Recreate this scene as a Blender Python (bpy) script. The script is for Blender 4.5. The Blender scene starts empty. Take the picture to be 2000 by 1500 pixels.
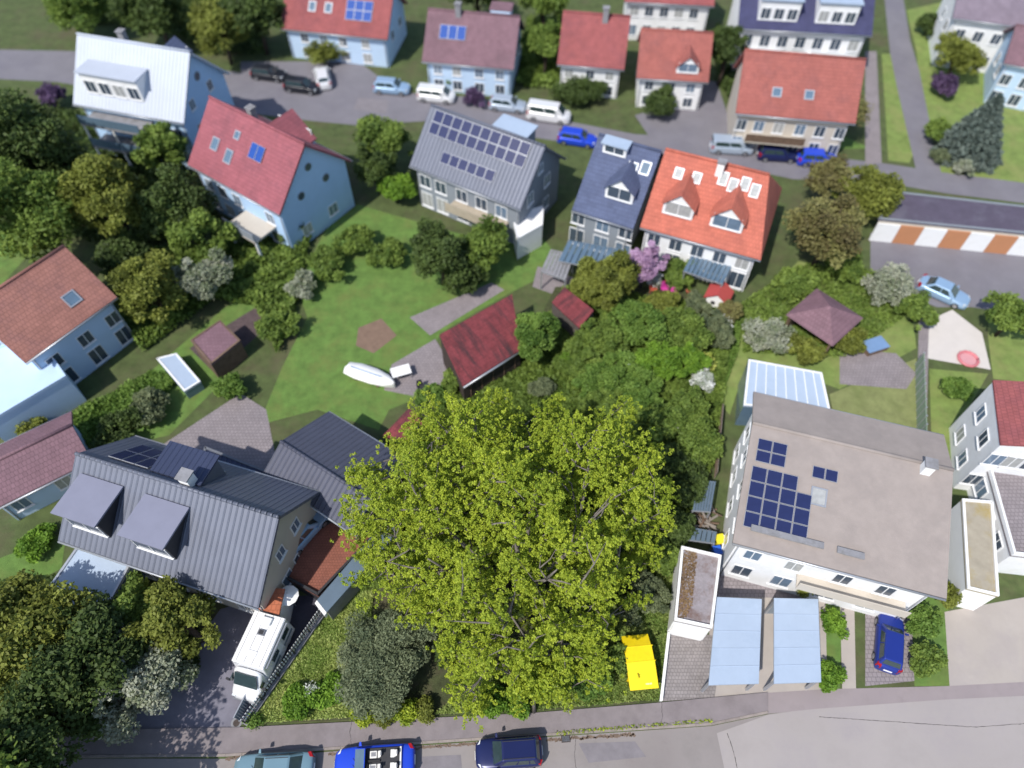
import bpy, bmesh, math, random
import numpy as np
from mathutils import Vector, Matrix
random.seed(7); RNG = np.random.default_rng(11)
C = bpy.context.scene.collection
rad = math.radians

# ------------------------------------------------------------ camera, sky, sun, exposure
PITCH = rad(54.5); CAMH = 48.0; FPX = 1387.0
cd = bpy.data.cameras.new('camera'); cam = bpy.data.objects.new('camera', cd); C.objects.link(cam)
cam.location = (0, 0, CAMH); cam.rotation_euler = (rad(90) - PITCH, 0, 0)
cd.sensor_width = 36; cd.lens = FPX / 2000 * 36; cd.clip_end = 3000
cd.dof.use_dof = True; cd.dof.focus_distance = 40.5; cd.dof.aperture_fstop = cd.lens / 1000 / .42
bpy.context.scene.camera = cam
w = bpy.data.worlds.new('World'); bpy.context.scene.world = w; w.use_nodes = True
nt = w.node_tree; bg = nt.nodes['Background']; sky = nt.nodes.new('ShaderNodeTexSky')
sky.sky_type = 'NISHITA'; sky.sun_disc = False
SUN_EL = rad(52); SHADOW_AZ = rad(40)                # shadows run to the far right
sky.sun_elevation = SUN_EL; sky.sun_rotation = SHADOW_AZ + math.pi
sky.ozone_density = 1.2
nt.links.new(sky.outputs[0], bg.inputs[0]); bg.inputs[1].default_value = 0.15
sd = bpy.data.lights.new('sun', 'SUN'); sd.energy = 4.2; sd.angle = rad(0.5); sd.color = (1, .95, .87)
so = bpy.data.objects.new('sun', sd); C.objects.link(so)
tosun = Vector((-math.sin(SHADOW_AZ) * math.cos(SUN_EL), -math.cos(SHADOW_AZ) * math.cos(SUN_EL), math.sin(SUN_EL)))
so.rotation_euler = tosun.to_track_quat('Z', 'Y').to_euler(); so.location = (0, 0, 120)
vs = bpy.context.scene.view_settings
vs.view_transform = 'Standard'; vs.look = 'None'; vs.exposure = 0.2; vs.gamma = 1; vs.use_curve_mapping = False

# ------------------------------------------------------------ helpers
def P(px, py, z=0.0):
    """world point at height z seen at photograph position (px, py)"""
    x = (px - 1000) / FPX; y = -(py - 750) / FPX
    d = Vector((x, math.cos(PITCH) + y * math.sin(PITCH), -math.sin(PITCH) + y * math.cos(PITCH)))
    t = (CAMH - z) / -d.z
    return Vector((d.x * t, d.y * t, z))

def tag(o, label=None, cat=None, group=None, kind=None):
    if label: o['label'] = label
    if cat: o['category'] = cat
    if group: o['group'] = group
    if kind: o['kind'] = kind
    return o

def empty(name, loc, rz, label, cat, group=None):
    o = bpy.data.objects.new(name, None); C.objects.link(o)
    o.location = loc; o.rotation_euler = (0, 0, rz); o.empty_display_size = .3
    return tag(o, label, cat, group)

def copy_tree(o, parent=None):
    c = o.copy(); C.objects.link(c); c.parent = parent
    for ch in list(o.children): copy_tree(ch, c)
    return c

class MB:
    def __init__(s): s.v = []; s.f = []; s.mi = []
    def quadv(s, pts, mi=0):
        n = len(s.v); s.v += [tuple(p) for p in pts]; s.f.append(tuple(range(n, n + len(pts)))); s.mi.append(mi); return s
    def box(s, x0, x1, y0, y1, z0, z1, mi=0, M=None):
        c = [(x0,y0,z0),(x1,y0,z0),(x1,y1,z0),(x0,y1,z0),(x0,y0,z1),(x1,y0,z1),(x1,y1,z1),(x0,y1,z1)]
        if M is not None: c = [tuple(M @ Vector(p)) for p in c]
        n = len(s.v); s.v += c
        for f in ((3,2,1,0),(4,5,6,7),(0,1,5,4),(1,2,6,5),(2,3,7,6),(3,0,4,7)):
            s.f.append(tuple(n + i for i in f)); s.mi.append(mi)
        return s
    def hexa(s, bot, top, mi=0):
        n = len(s.v); k = len(bot); s.v += [tuple(p) for p in bot] + [tuple(p) for p in top]
        s.f.append(tuple(n + i for i in reversed(range(k)))); s.f.append(tuple(n + k + i for i in range(k)))
        for i in range(k):
            j = (i + 1) % k; s.f.append((n+i, n+j, n+k+j, n+k+i))
        s.mi += [mi] * (k + 2); return s
    def tube(s, pts, rs, seg=6, mi=0, cap=True):
        pts = [Vector(p) for p in pts]; n0 = len(s.v)
        if not hasattr(rs, '__len__'): rs = [rs] * len(pts)
        for i, p in enumerate(pts):
            d = (pts[min(i+1, len(pts)-1)] - pts[max(i-1, 0)]).normalized()
            a = d.orthogonal().normalized() if i == 0 else (a - a.dot(d) * d).normalized()
            b = d.cross(a)
            for k in range(seg):
                t = 2 * math.pi * k / seg
                s.v.append(tuple(p + (a * math.cos(t) + b * math.sin(t)) * rs[i]))
        for i in range(len(pts) - 1):
            for k in range(seg):
                q = n0 + i * seg; s.f.append((q+k, q+(k+1) % seg, q+seg+(k+1) % seg, q+seg+k)); s.mi.append(mi)
        if cap:
            s.f.append(tuple(n0 + k for k in reversed(range(seg)))); s.mi.append(mi)
            q = n0 + (len(pts) - 1) * seg; s.f.append(tuple(q + k for k in range(seg))); s.mi.append(mi)
        return s
    def mesh(s, name, mats, smooth=False):
        me = bpy.data.meshes.new(name); me.from_pydata(s.v, [], s.f)
        if not isinstance(mats, (list, tuple)): mats = [mats]
        for m in mats: me.materials.append(m)
        me.polygons.foreach_set('material_index', s.mi)
        uvl = me.uv_layers.new(name='UVMap')
        for p in me.polygons:                                  # metric UVs: u level, v up the face
            n = p.normal
            T = Vector((1,0,0)) if abs(n.z) > .999 else Vector((-n.y, n.x, 0)).normalized()
            B = n.cross(T)
            for li in p.loop_indices:
                co = me.vertices[me.loops[li].vertex_index].co
                uvl.data[li].uv = (co.dot(T), co.dot(B))
            p.use_smooth = smooth
        me.update(); return me
    def build(s, name, mats, parent=None, smooth=False, loc=None, bevel=0):
        o = bpy.data.objects.new(name, s.mesh(name, mats, smooth)); C.objects.link(o); o.parent = parent
        if loc is not None: o.location = loc
        if bevel:
            b = o.modifiers.new('bevel', 'BEVEL'); b.width = bevel; b.segments = 2; b.limit_method = 'ANGLE'
        return o

def S(r, g, b, k=.78):
    """albedo for a sunlit surface photographed at sRGB r, g, b"""
    f = lambda c: ((c/255 + .055) / 1.055) ** 2.4 if c > 10 else c/255/12.92
    l = .2126*f(r) + .7152*f(g) + .0722*f(b); q = .15
    return tuple((f(c)*(1-q) + l*q)*k for c in (r, g, b))

def mat(name, col, rough=.8, var=.25, scale=1.5, bump=.0, bscale=12, pattern=None, metal=0, spec=.4, coord='Object', stain=None, stain_amt=.5, stain_scale=.6, pscale=1, rnd=0, streak=False):
    m = bpy.data.materials.new(name); m.use_nodes = True; t = m.node_tree; N = t.nodes; L = t.links
    b = N['Principled BSDF']; b.inputs['Roughness'].default_value = rough; b.inputs['Metallic'].default_value = metal
    b.inputs['Specular IOR Level'].default_value = spec
    tc = N.new('ShaderNodeTexCoord'); src = tc.outputs[coord]
    no = N.new('ShaderNodeTexNoise'); no.inputs['Scale'].default_value = scale; no.inputs['Detail'].default_value = 8; no.inputs['Roughness'].default_value = .65
    L.new(src, no.inputs['Vector'])
    cr = N.new('ShaderNodeValToRGB'); L.new(no.outputs[0], cr.inputs[0])
    cr.color_ramp.elements[0].position = .28; cr.color_ramp.elements[1].position = .72
    cr.color_ramp.elements[0].color = tuple(c * (1 - var) for c in col) + (1,)
    cr.color_ramp.elements[1].color = tuple(min(.92, c * (1 + var)) for c in col) + (1,)
    out = cr.outputs[0]; hgt = None
    def mixc(fac, a, c2, mode='MIX'):
        x = N.new('ShaderNodeMix'); x.data_type = 'RGBA'; x.blend_type = mode
        if isinstance(fac, float): x.inputs[0].default_value = fac
        else: L.new(fac, x.inputs[0])
        L.new(a, x.inputs[6])
        if isinstance(c2, tuple): x.inputs[7].default_value = c2 + (1,)
        else: L.new(c2, x.inputs[7])
        return x.outputs[2]
    if stain:
        n2 = N.new('ShaderNodeTexNoise'); n2.inputs['Scale'].default_value = stain_scale; n2.inputs['Detail'].default_value = 7; n2.inputs['Roughness'].default_value = .7
        if streak:
            mp = N.new('ShaderNodeMapping'); mp.inputs['Scale'].default_value = (1.6, .22, 1); L.new(tc.outputs['UV'], mp.inputs[0]); L.new(mp.outputs[0], n2.inputs['Vector'])
        else: L.new(src, n2.inputs['Vector'])
        r2 = N.new('ShaderNodeMapRange'); r2.inputs[1].default_value = .48; r2.inputs[2].default_value = .66; r2.inputs[4].default_value = stain_amt
        L.new(n2.outputs[0], r2.inputs[0]); out = mixc(r2.outputs[0], out, stain)
    if pattern in ('tile', 'paver', 'board'):
        br = N.new('ShaderNodeTexBrick'); L.new(tc.outputs['UV'], br.inputs['Vector'])
        br.inputs['Scale'].default_value = 1; br.offset = .5 if pattern != 'board' else 0
        wdt, row = {'tile': (.28, .36), 'paver': (.22, .22), 'board': (40, .18)}[pattern]
        br.inputs['Brick Width'].default_value = wdt * pscale; br.inputs['Row Height'].default_value = row * pscale
        br.inputs['Mortar Size'].default_value = .018 * pscale; br.inputs['Mortar Smooth'].default_value = .3
        br.inputs['Color1'].default_value = (.92, .92, .92, 1); br.inputs['Color2'].default_value = (1.06, 1.06, 1.06, 1); br.inputs['Mortar'].default_value = (.66, .66, .66, 1)
        out = mixc(1.0, out, br.outputs[0], 'MULTIPLY'); hgt = br.outputs[1]; hs = -.5
    if pattern == 'rib':
        wv = N.new('ShaderNodeTexWave'); wv.wave_type = 'BANDS'; wv.bands_direction = 'X'
        wv.inputs['Scale'].default_value = .8 / pscale; L.new(tc.outputs['UV'], wv.inputs['Vector']); wv.wave_profile = 'SIN'
        pw = N.new('ShaderNodeMath'); pw.operation = 'POWER'; pw.inputs[1].default_value = 6; L.new(wv.outputs[1], pw.inputs[0])
        hgt = pw.outputs[0]; hs = 1.0
    if rnd:
        at = N.new('ShaderNodeObjectInfo'); hv = N.new('ShaderNodeHueSaturation'); L.new(out, hv.inputs['Color'])
        mr = N.new('ShaderNodeMapRange'); mr.inputs[3].default_value = 1 - rnd; mr.inputs[4].default_value = 1 + rnd
        L.new(at.outputs['Random'], mr.inputs[0]); L.new(mr.outputs[0], hv.inputs['Value']); out = hv.outputs[0]
    L.new(out, b.inputs['Base Color'])
    if hgt is not None:
        bp = N.new('ShaderNodeBump'); bp.inputs['Distance'].default_value = .05; bp.inputs['Strength'].default_value = abs(hs)
        bp.invert = hs < 0; L.new(hgt, bp.inputs['Height']); L.new(bp.outputs[0], b.inputs['Normal'])
    elif bump:
        n3 = N.new('ShaderNodeTexNoise'); n3.inputs['Scale'].default_value = bscale; n3.inputs['Detail'].default_value = 5
        L.new(src, n3.inputs['Vector']); bp = N.new('ShaderNodeBump'); bp.inputs['Distance'].default_value = .05
        bp.inputs['Strength'].default_value = bump; L.new(n3.outputs[0], bp.inputs['Height']); L.new(bp.outputs[0], b.inputs['Normal'])
    return m

def leafmat(name, cols, transl=.35, rough=.6):
    if name != 'maple_leaves': cols = [tuple(c*1.22 + .05*(.2*q[0]+.7*q[1]+.1*q[2]) for c in q) for q in cols]
    m = bpy.data.materials.new(name); m.use_nodes = True; t = m.node_tree; N = t.nodes; L = t.links
    N.remove(N['Principled BSDF']); o = N['Material Output']
    a = N.new('ShaderNodeAttribute'); a.attribute_name = 'rnd'
    cr = N.new('ShaderNodeValToRGB'); L.new(a.outputs['Fac'], cr.inputs[0]); e = cr.color_ramp.elements
    for i, c in enumerate(cols):
        p = i / (len(cols) - 1)
        x = e[0] if i == 0 else (e[1] if i == len(cols) - 1 else e.new(p))
        x.position = p; x.color = tuple(c) + (1,)
    for i, c in enumerate(cols): pass
    d = N.new('ShaderNodeBsdfPrincipled'); d.inputs['Roughness'].default_value = rough; d.inputs['Specular IOR Level'].default_value = .25
    tr = N.new('ShaderNodeBsdfTranslucent'); mx = N.new('ShaderNodeMixShader'); mx.inputs[0].default_value = transl
    L.new(cr.outputs[0], d.inputs['Base Color']); L.new(cr.outputs[0], tr.inputs[0])
    L.new(d.outputs[0], mx.inputs[1]); L.new(tr.outputs[0], mx.inputs[2]); L.new(mx.outputs[0], o.inputs[0])
    return m

# materials --------------------------------------------------
m_ground = mat('garden_ground', S(82, 98, 46), .95, .35, .9, .6, 9, stain=S(100, 88, 66), stain_scale=.22, stain_amt=.6)
m_lawn_r = mat('yellow_green_lawn', S(124, 148, 58), .95, .3, 1.1, .8, 25, stain=S(150, 152, 80), stain_scale=.35, stain_amt=.6)  # lighter yellow-green grass of the right-hand gardens
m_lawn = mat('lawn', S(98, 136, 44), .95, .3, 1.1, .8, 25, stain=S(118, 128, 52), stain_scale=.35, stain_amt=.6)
m_lawn_y = mat('lawn_pale', S(138, 146, 82), .95, .25, 1.1, .8, 25, stain=S(112, 128, 56), stain_scale=.4, stain_amt=.6)
m_plot = mat('plot_soil', S(70, 78, 42), .95, .4, 2.5, .8, 14, stain=S(104, 92, 70), stain_scale=.5, stain_amt=.7)
m_road = mat('asphalt', S(154, 146, 144), .9, .12, .5, .25, 60, stain=S(134, 124, 124), stain_scale=.25, stain_amt=.6)
m_road_far = mat('asphalt_far', S(130, 127, 136), .9, .1, .5, .2, 60, stain=S(116, 112, 126), stain_scale=.2)
m_foot = mat('footway_asphalt', S(145, 135, 138), .92, .12, 1.2, .3, 70, stain=S(128, 118, 121), stain_scale=.7, stain_amt=.6)
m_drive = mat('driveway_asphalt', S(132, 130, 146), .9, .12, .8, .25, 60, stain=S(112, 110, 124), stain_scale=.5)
m_driveshade = mat('shaded_asphalt', S(72, 70, 84), .9, .15, .9, .3, 60)  # driveway asphalt with shade put into its colour
m_plaza = mat('pale_paving', S(184, 174, 166), .9, .08, .4, .15, 50, stain=S(170, 160, 160), stain_scale=.3)
m_paver = mat('pavers', S(158, 150, 150), .9, .12, 1.5, pattern='paver', stain=S(130, 122, 118), stain_scale=.6)
m_terr = mat('terrace', S(154, 144, 148), .9, .12, .7, pattern='paver', pscale=1.3)
m_kerb = mat('kerbstone', S(158, 146, 140), .9, .15, 3, .3, 30, rnd=.12)
m_conc = mat('concrete', S(150, 150, 156), .88, .15, 1.6, .2, 30, stain=S(110, 108, 104), stain_scale=1.1)
m_white = mat('white_render', (.74, .75, .77), .85, .05, .6, .1, 40, stain=(.6, .6, .58), stain_scale=.8, stain_amt=.4)
m_whited = mat('white_bright', (.8, .8, .8), .7, .03, 1)
m_cream = mat('cream_render', S(214, 204, 190, .75), .85, .06, .6, .1, 40)
m_paleshade = mat('pale_shade_blue', (.46, .60, .78), .85, .05, .6, .1, 40)  # white walls, with the blue of sky-lit shade put into the colour
m_skyshade = mat('sky_shade_blue', (.40, .57, .80), .85, .05, .6, .1, 40)  # stronger shade blue painted over white walls, all round the house
m_grayr = mat('grey_render', S(150, 160, 172, .7), .85, .06, .6, .1, 40)
m_sand = mat('stone_front', S(196, 182, 160, .7), .9, .12, 2, .2, 30)
def tile(n, c, st, amt=.55): return mat(n, c, .85, .16, .8, pattern='tile', stain=st, stain_scale=.45, stain_amt=amt)
m_tcrim = tile('tiles_crimson', S(172, 92, 104), S(142, 82, 96))
m_tmauve = tile('tiles_mauve', S(140, 104, 116), S(120, 92, 102))
m_tred = tile('tiles_red', S(170, 88, 88), S(140, 76, 84))
m_torange = tile('tiles_orange', S(210, 110, 86), S(180, 96, 82))
m_torange2 = tile('tiles_orange_brown', S(178, 98, 88), S(152, 90, 88))
m_tbrown = tile('tiles_terracotta', S(176, 116, 102), S(146, 100, 98))
m_tnavy = tile('tiles_slate_blue', S(92, 104, 140), S(76, 88, 122))
m_tnavy2 = tile('tiles_navy', S(72, 74, 116), S(60, 62, 100))
m_tgrey = mat('grey_brown_roof', S(166, 154, 148), .88, .08, 1.2, .25, 18, stain=S(148, 138, 134), stain_scale=.45, stain_amt=.5)
m_shed = mat('old_red_tiles', S(158, 66, 74, .6), .88, .35, 1.6, pattern='tile', pscale=.8, stain=S(70, 54, 60, .6), stain_scale=.8, stain_amt=.95, streak=True)
m_rib = mat('ribbed_metal_grey', S(112, 118, 136), .5, .08, .6, pattern='rib', metal=.15)
m_ribdark = mat('ribbed_metal_navy', S(62, 72, 104), .5, .1, .6, pattern='rib', metal=.15)
m_ribmid = mat('ribbed_barn', S(84, 88, 108), .6, .12, .6, pattern='rib')
m_metalb = mat('blue_grey_cap', S(108, 130, 150), .45, .08, 1, .05, 30, metal=.2)
m_lightmetal = mat('pale_metal_roof', S(176, 196, 222), .5, .05, .6, .05, 20, stain=S(160, 182, 208), stain_scale=.5)
m_whroof = mat('white_metal_roof', S(206, 216, 234, .72), .5, .05, .5, pattern='rib')
m_flat = mat('gravel_flat_roof', S(162, 154, 160), .95, .2, 3, .5, 50, stain=S(118, 84, 66), stain_scale=.7, stain_amt=.8)
m_moss = mat('mossy_roof', S(178, 168, 148), .95, .15, 1.2, .5, 40, stain=S(178, 154, 60), stain_scale=.5, stain_amt=.8)
m_brown = mat('rust_brown_terrace', S(160, 94, 74), .9, .22, 1.2, pattern='paver', pscale=.9, stain=S(122, 74, 64), stain_scale=.6)
m_wood = mat('old_wood', S(120, 96, 78), .85, .3, 2.5, .4, 20, rnd=.15)
m_woodg = mat('grey_wood', S(150, 140, 132), .85, .25, 2.5, .4, 20, rnd=.15)
m_dark = mat('dark_trim', (.03, .03, .035), .6, .2, 2)
m_black = mat('black_rubber', (.02, .02, .022), .7, .2, 3)
m_chrome = mat('rim_metal', (.45, .46, .48), .35, .05, 2, metal=.8)
m_solar = mat('solar_cell', (.018, .025, .085), .25, .1, 2, spec=.5)
m_solarb = mat('solar_thermal', (.02, .07, .30), .5, .1, 2, spec=.2)
m_frame = mat('window_frame', (.72, .73, .75), .5, .04, 2)
m_alu = mat('alu_frame', (.4, .42, .46), .4, .05, 2, metal=.5)
m_glass = mat('window_glass', (.05, .07, .10), .12, .15, .7, spec=.7)
m_curtain = mat('curtained_glass', (.34, .35, .35), .2, .2, 3, spec=.6)
m_glass2 = mat('sky_glass', (.13, .19, .27), .1, .3, .8, spec=.8)
m_glassb = mat('blue_glass', S(120, 154, 184, .5), .15, .12, .9, spec=.7)
m_carglass = mat('car_glass', (.03, .05, .055), .08, .2, 3, spec=.8)
m_orange_door = mat('orange_door', S(206, 138, 90), .6, .06, 1)
m_bark = mat('bark', S(132, 124, 116), .95, .35, 3, .8, 25, stain=S(86, 74, 62), stain_scale=2)
m_barkd = mat('dark_bark', S(84, 70, 58), .95, .3, 3, .8, 25)
m_clay = mat('clay_pot', S(190, 96, 66), .8, .1, 4)
m_pink = mat('pink_plastic', S(236, 60, 180, .7), .5, .05, 4)
m_orangep = mat('orange_plastic', S(214, 92, 70, .7), .5, .1, 4)
m_yellow = mat('yellow_steel', (.83, .62, .008), .45, .04, 1.2, .05, 20, stain=(.7, .5, .01), stain_scale=2, stain_amt=.5)
m_scuff = mat('scuffed_print', (.72, .68, .36), .7, .3, 12)
m_red = mat('red_lens', (.3, .008, .012), .2, .1, 4)
m_lamp = mat('headlight_lens', (.6, .63, .66), .12, .1, 8)
m_seat = mat('white_leather', (.7, .69, .66), .5, .06, 6)
m_sandp = mat('play_sand', S(222, 214, 208, .75), .95, .05, 1)
m_vent = mat('vent_grey', S(120, 124, 134), .6, .1, 3)
m_rust = mat('iron', (.07, .055, .05), .7, .3, 8, metal=.4)
m_greens = mat('green_fence', S(140, 164, 140), .8, .1, 1)
m_bluep = mat('blue_cover', S(120, 158, 206), .5, .08, 1.2, .2, 6)

def pnt(name, c): return mat(name, c, .28, .03, 1, metal=.25, spec=.6)
m_cnavy = pnt('navy_paint', (.012, .018, .085)); m_cblue = pnt('bright_blue_paint', (.02, .07, .62))
m_cteal = pnt('teal_paint', (.17, .28, .34)); m_cwhite = pnt('white_paint', (.75, .76, .78))
m_csilver = pnt('silver_paint', (.38, .45, .55)); m_cdark = pnt('black_paint', (.02, .022, .03)); m_clb = pnt('light_blue_paint', (.28, .42, .6))

l_maple = leafmat('maple_leaves', [(.11,.19,.015), (.22,.345,.024), (.35,.465,.034), (.47,.54,.05)], .27)
l_mid = leafmat('mid_green_leaves', [(.05,.095,.015), (.09,.165,.022), (.14,.22,.03), (.20,.28,.05)])
l_bright = leafmat('bright_green_leaves', [(.05,.12,.01), (.10,.22,.015), (.15,.28,.02), (.20,.34,.03)])
l_fresh = leafmat('fresh_green_leaves', [(.05,.11,.015), (.09,.17,.025), (.13,.23,.035), (.18,.28,.05)])
l_olive = leafmat('olive_leaves', [(.07,.085,.012), (.12,.15,.018), (.17,.20,.025), (.23,.26,.045)])
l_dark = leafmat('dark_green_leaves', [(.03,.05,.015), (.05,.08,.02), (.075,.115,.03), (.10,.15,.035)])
l_grey = leafmat('grey_green_leaves', [(.06,.085,.045), (.10,.13,.06), (.14,.17,.08), (.19,.22,.11)])
l_blue = leafmat('spruce_needles', [(.06,.09,.08), (.10,.14,.12), (.14,.18,.15), (.18,.22,.19)])
l_brown = leafmat('bronze_leaves', [(.09,.07,.03), (.14,.12,.04), (.19,.18,.05), (.24,.24,.08)])
l_purple = leafmat('pink_purple_blossom', [(.22,.12,.22), (.36,.20,.36), (.46,.28,.46), (.55,.38,.55)])
l_dpurple = leafmat('dark_purple_leaves', [(.05,.03,.07), (.09,.05,.12), (.12,.07,.16), (.16,.10,.2)])
l_white = leafmat('white_blossom', [(.11,.15,.06), (.17,.21,.10), (.24,.27,.17), (.40,.41,.34)])
l_whiteb = leafmat('white_flowers', [(.08,.14,.03), (.5,.5,.55), (.7,.7,.75), (.8,.8,.82)])
l_yellow = leafmat('yellow_flowers', [(.2,.28,.02), (.4,.45,.03), (.6,.62,.08), (.7,.7,.2)])
l_grass = leafmat('grass_blades', [(.08,.15,.02), (.13,.22,.03), (.18,.27,.05), (.27,.32,.09)], .25)
l_dry = leafmat('dry_grass_blades', [(.13,.24,.03), (.21,.34,.05), (.31,.42,.08), (.44,.47,.16)], .25)

# ------------------------------------------------------------ the setting: ground, roads, paths
def sheet(name, pts, z, m, px=True, thick=0, parent=None, kind='structure'):
    w_ = [P(a, b, z) for a, b in pts] if px else [Vector((a, b, z)) for a, b in pts]
    ar = sum(w_[i].x * w_[(i+1) % len(w_)].y - w_[(i+1) % len(w_)].x * w_[i].y for i in range(len(w_)))
    if ar < 0: w_.reverse()
    mb = MB()
    if thick: mb.hexa([(p.x, p.y, z - thick) for p in w_], w_)
    else: mb.quadv(w_)
    o = mb.build(name, m, parent)
    if kind and parent is None: o['kind'] = kind
    return o
sheet('ground', [(-420, -160), (420, -160), (420, 520), (-420, 520)], 0, m_ground, px=False)
# upper street with its junctions
sheet('street', [(-90,95),(150,100),(300,118),(470,142),(640,168),(800,182),(930,190),(1100,235),(1240,262),(1400,272),(1560,300),(1720,318),(1850,338),(2120,372),
                 (2120,412),(1850,378),(1700,352),(1550,350),(1400,318),(1290,305),(1150,285),(1000,262),(850,235),(700,245),(600,235),(440,215),(300,190),(110,160),(-90,150)], .012, m_road_far)
sheet('side_street', [(1790,335),(1768,240),(1752,170),(1738,100),(1728,0),(1722,-60),(1752,-60),(1765,0),(1778,80),(1796,140),(1812,220),(1840,345)], .016, m_road_far)
sheet('courtyard', [(1700,455),(1760,440),(2120,480),(2120,640),(1900,600),(1830,600),(1770,575),(1700,530)], .012, m_road_far)
sheet('forecourt', [(1340,150),(1400,160),(1430,250),(1400,285),(1270,270),(1240,225),(1330,200)], .020, m_road_far)
sheet('house_path', [(1690,100),(1712,100),(1722,318),(1690,322)], .020, m_terr)
sheet('parking_bay', [(470,120),(700,120),(760,165),(700,185),(560,170),(470,160)], .020, m_road_far)
# bottom street, driveway, plaza
sheet('road', [(-420,1720),(-420,1480),(440,1482),(1390,1418),(1500,1395),(1850,1345),(2300,1320),(2300,1900),(-420,1900)], .004, m_road)
sheet('driveway', [(455,1424),(330,1432),(150,1445),(60,1440),(230,1380),(330,1330),(430,1190),(530,1160),(632,1185),(478,1412)], .012, m_drive)
sheet('driveway_shade', [(560,1165),(655,1160),(632,1192),(540,1310),(500,1290)], .018, m_driveshade)  # parapet's shadow painted onto the driveway as a darker sheet
sheet('terrace_yard', [(300,880),(470,768),(520,800),(540,900),(560,960),(330,900)], .012, m_terr)
sheet('garage_forecourt', [(1304,1228),(1412,1244),(1396,1362),(1290,1370)], .012, m_paver)
sheet('entrance_path', [(1640,1150),(1668,1155),(1672,1345),(1645,1350)], .012, m_plaza)
sheet('car_bay', [(1690,1185),(1780,1190),(1786,1330),(1690,1340)], .012, m_terr)
sheet('plaza', [(1845,1195),(2200,1130),(2300,1330),(1855,1345)], .012, m_plaza)
sheet('side_yard', [(1412,1062),(1680,1120),(1640,1170),(1400,1165)], .012, m_terr)
sheet('garden_path', [(1795,600),(1815,600),(1810,830),(1790,870)], .016, m_terr)
sheet('paved_yard', [(1386,1160),(1612,1165),(1616,1350),(1500,1362),(1384,1366)], .010, m_plaza)
sheet('paved_road_end', [(1400,1432),(1500,1396),(1850,1346),(2300,1321),(2300,1900),(1500,1900)], .010, mat('pale_asphalt', S(174,166,164), .9, .08, .4, .15, 50, stain=S(152,144,150), stain_scale=.2))
sheet('footway_end', [(1500,1353),(1612,1346),(1850,1340),(2300,1316),(2300,1345),(1850,1366),(1600,1384),(1500,1394)], .016, mat('pinkish_paving', S(160,148,150), .92, .1, 1, .2, 60, stain=S(146,134,138), stain_scale=.5))
# footway: a raised slab, with its kerb stones laid one by one
sheet('footway', [(-420,1478),(440,1472),(1390,1411),(1500,1388),(1500,1352),(1290,1372),(1045,1392),(480,1420),(-420,1436)], .10, m_foot, thick=.098)
kerb = MB().box(-.01,.01,-.01,.01,.0,.01).build('kerb', m_kerb); kerb['kind'] = 'structure'
ka = [P(-420,1481,.1), P(440,1475,.1), P(1390,1414,.1), P(1500,1391,.1)]
kerb.location = (ka[1].x, ka[1].y, 0)
km = {}
for i in range(3):
    a, b = ka[i], ka[i+1]; L_ = (b - a).length; n = max(1, round(L_ / 1.0)); d = (b - a) / L_
    for k in range(n):
        ln = L_ / n; key = round(ln, 2)
        if key not in km: km[key] = MB().box(0, ln - .012, -.07, .07, .0, .115).mesh('stone', m_kerb)
        o = bpy.data.objects.new('stone', km[key]); C.objects.link(o); o.parent = kerb
        q = a + d * ln * k; o.location = (q.x - kerb.location.x, q.y - kerb.location.y, random.uniform(-.006, .006))
        o.rotation_euler = (0, 0, math.atan2(d.y, d.x) + random.uniform(-.004, .004))
def ribbon(name, pts, z, w_, m_, jit=0):
    P_ = [P(a, b, z) for a, b in pts]; fine = []
    for i in range(len(P_)-1):
        n_ = max(1, int((P_[i+1]-P_[i]).length/.12))
        for k in range(n_):
            q = P_[i].lerp(P_[i+1], k/n_); fine.append(q + Vector((random.gauss(0, jit), random.gauss(0, jit), 0)))
    fine.append(P_[-1]); mb = MB()
    for i in range(len(fine)-1):
        a, b = fine[i], fine[i+1]; d = (b-a).normalized(); n_ = Vector((-d.y, d.x, 0)) * w_ / 2 * random.uniform(.5, 1.3)
        mb.quadv([a-n_, b-n_, b+n_, a+n_])
    o = mb.build(name, m_); o['kind'] = 'structure'; return o
m_crack = mat('crack_tar', (.03, .028, .028), .8, .3, 5); m_dirt = mat('gutter_dirt', S(128, 108, 92), .95, .3, 4, .5, 30); m_patch = mat('asphalt_patch', S(138, 132, 138), .92, .15, 1.5, .3, 60)
ribbon('footway_crack', [(687,1411),(683,1430),(686,1455)], .104, .025, m_crack, .015)
ribbon('footway_crack', [(1292,1372),(1294,1400),(1290,1418)], .104, .02, m_crack, .01)
ribbon('road_seam', [(1420,1432),(1432,1465),(1444,1520)], .018, .03, m_crack, .01)
ribbon('road_seam', [(1125,1440),(1122,1475),(1128,1520)], .010, .02, m_crack, .01)
ribbon('road_seam', [(1600,1400),(1900,1420),(2050,1410)], .018, .025, m_crack, .01)
ribbon('gutter_dirt', [(640,1473),(935,1452)], .009, .16, m_dirt, .03); ribbon('gutter_dirt', [(1068,1446),(1240,1434)], .009, .2, m_dirt, .04)
ribbon('gutter_dirt', [(440,1482),(470,1480)], .009, .2, m_dirt, .03)
sheet('road_patch', [(1130,1452),(1240,1448),(1262,1478),(1150,1490)], .008, m_patch); sheet('road_patch', [(820,1478),(900,1474),(905,1530),(822,1530)], .008, m_patch)
sheet('road_patch', [(700,190),(760,196),(755,222),(690,214)], .018, m_patch); sheet('road_patch', [(1640,322),(1700,330),(1690,346),(1630,340)], .018, m_patch)
# the overgrown plot
plot = sheet('plot_ground', [(482,1414),(634,1192),(700,1090),(740,900),(800,800),(905,755),(1018,690),(1085,560),(1330,560),(1430,600),(1400,900),(1330,1060),(1302,1240),(1290,1368),(1045,1388)], .11, m_plot, thick=.1)
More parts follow.
